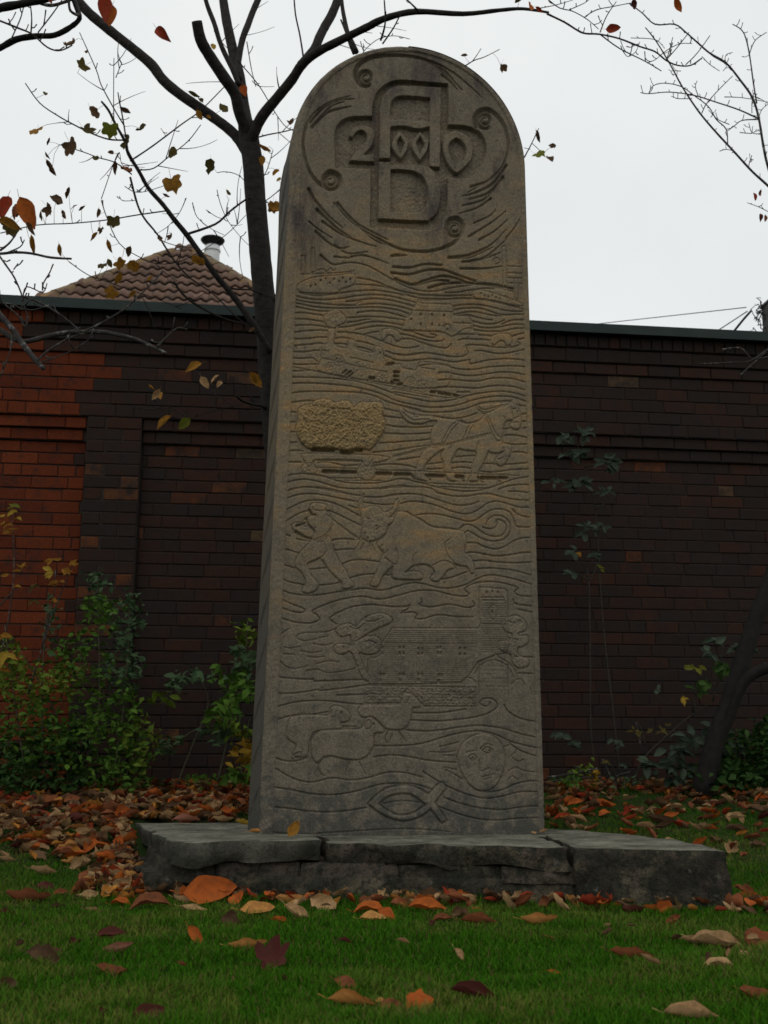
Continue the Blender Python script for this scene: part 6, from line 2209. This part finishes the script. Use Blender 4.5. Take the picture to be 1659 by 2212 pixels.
leafy_stem('elder_sapling', 'tall thin sapling with drooping grey-green leaflets climbing the wall right of the carved slab', 'sapling', 6.6,
           [[(1342, 1702), (1325, 1540), (1308, 1400), (1297, 1270), (1290, 1140), (1275, 1050), (1250, 970), (1238, 940)], [(1285, 1100), (1310, 1085), (1330, 1070)], [(1262, 1010), (1300, 1000), (1325, 1005)], [(1270, 1040), (1240, 1045), (1225, 1040)], [(1272, 1255), (1268, 1230), (1255, 1215)], [(1290, 1215), (1280, 1245), (1270, 1255)], [(1272, 1255), (1245, 1238), (1220, 1242)], [(1272, 1255), (1275, 1400), (1278, 1600), (1300, 1690)]],
           [(1222, 945, 30, 'bluegreen', 6, 22), (1262, 940, 30, 'bluegreen', 7, 24), (1238, 985, 34, 'bluegreen', 8, 26), (1305, 1003, 34, 'bluegreen', 8, 28), (1252, 1042, 34, 'bluegreen', 8, 28), (1310, 1065, 30, 'bluegreen', 5, 22), (1195, 1040, 26, 'bluegreen', 4, 20), (1268, 1145, 28, 'bluegreen', 7, 28), (1305, 1140, 22, 'bluegreen', 4, 14), (1240, 1192, 24, 'bluegreen', 4, 18), (1252, 1197, 20, 'gold', 2, 8), (1285, 1203, 24, 'bluegreen', 4, 14), (1230, 1240, 26, 'bluegreen', 3, 16), (1300, 1228, 18, 'lime', 2, 10)], 41)
leafy_stem('elder_bush', 'straggling dark elder with drooping pointed leaves in front of the leaning tree', 'shrub', 6.35,
           [[(1365, 1700), (1390, 1640), (1440, 1590), (1500, 1540), (1540, 1515)], [(1440, 1700), (1450, 1640), (1500, 1600), (1550, 1585)], [(1530, 1700), (1540, 1640), (1560, 1610)], [(1540, 1515), (1555, 1450), (1560, 1400)], [(1500, 1540), (1505, 1480)]],
           [(1548, 1390, 32, 'bluegreen', 4, 22), (1535, 1412, 34, 'bluegreen', 5, 22), (1598, 1405, 36, 'bluegreen', 6, 26), (1555, 1445, 42, 'green', 6, 24), (1500, 1448, 26, 'lime', 3, 20), (1510, 1490, 42, 'green', 6, 24), (1475, 1512, 24, 'yellow', 2, 14), (1425, 1490, 20, 'bluegreen', 2, 12), (1545, 1580, 40, 'bluegreen', 8, 36), (1490, 1600, 42, 'bluegreen', 8, 36), (1455, 1625, 38, 'bluegreen', 8, 34), (1410, 1655, 38, 'bluegreen', 8, 34), (1480, 1665, 38, 'bluegreen', 8, 34), (1535, 1665, 42, 'green', 8, 34), (1560, 1690, 34, 'green', 6, 30), (1590, 1620, 36, 'bluegreen', 6, 34), (1460, 1690, 32, 'bluegreen', 6, 32), (1375, 1580, 20, 'olive', 4, 26), (1430, 1580, 20, 'olive', 4, 26)], 42, 5)
leafy_stem('bare_seedling', 'short seedling with a few grey-green leaves near the right edge of the carved slab', 'seedling', 6.5,
           [[(1335, 1705), (1325, 1660), (1310, 1645)], [(1342, 1700), (1336, 1640), (1330, 1600)], [(1395, 1610), (1385, 1575), (1376, 1560)]],
           [(1212, 1590, 28, 'bluegreen', 5, 16), (1235, 1612, 26, 'bluegreen', 5, 20), (1330, 1603, 22, 'bluegreen', 4, 14), (1342, 1612, 20, 'bluegreen', 3, 12), (1310, 1648, 16, 'olive', 2, 8), (1350, 1655, 18, 'bluegreen', 3, 10)], 43, 4)
leafy_stem('yellow_sprig', 'slender twigs with golden yellow leaves above the green shrub at the left edge', 'sapling', 6.1,
           [[(-20, 1480), (10, 1380), (30, 1240), (25, 1110)], [(60, 1500), (110, 1340), (140, 1260), (160, 1215)], [(-10, 1320), (20, 1285), (50, 1255)], [(90, 1400), (115, 1290), (120, 1230)]],
           [(30, 1095, 22, 'lime', 3, 16), (22, 1115, 24, 'yellow', 4, 22), (10, 1135, 22, 'gold', 3, 16), (18, 1153, 22, 'gold', 3, 20), (118, 1215, 22, 'gold', 4, 16), (108, 1238, 24, 'yellow', 4, 18), (145, 1235, 22, 'gold', 4, 14), (125, 1260, 22, 'gold', 3, 12), (158, 1218, 20, 'gold', 3, 8), (55, 1233, 22, 'gold', 3, 20), (10, 1245, 18, 'gold', 2, 8), (116, 1300, 20, 'gold', 2, 8), (40, 1270, 18, 'gold', 1, 6), (10, 1375, 32, 'gold', 3, 14), (8, 1420, 38, 'yellow', 4, 16), (3, 1450, 30, 'gold', 3, 14), (75, 1270, 16, 'olive', 5, 16), (73, 1300, 16, 'olive', 4, 14)], 44, 4, MAT_TWIG)
# dead twigs at the foot of the wall
TWL = ['upper grey twig lying level beside the right edge of the carved slab', 'lower grey twig lying level beside the right edge of the carved slab', 'pale twig leaning down steeply by the foot of the wall', 'very short level twig beside the pale leaning twig', 'dark twig slanting down to the right among the weeds', 'thin pale upright twig against the bricks well right of the carved slab']
for pts in ([(1180, 1680), (1230, 1672), (1290, 1660)], [(1185, 1688), (1240, 1682), (1300, 1678)], [(1302, 1640), (1320, 1680), (1345, 1710)], [(1330, 1678), (1345, 1672), (1362, 1668)], [(1240, 1655), (1275, 1670), (1310, 1690)], [(1373, 1560), (1380, 1590), (1384, 1612)]):
    path = smooth_path([(x, y, 6.45) for x, y in pts], 4); m = MB(); m.tube([P(*c) for c in path], .006, 5, .2)
    tag(m.build('fallen_twig', MAT_TWIG, None, True), TWL.pop(0), 'twig', 'dead twigs at the foot of the wall')
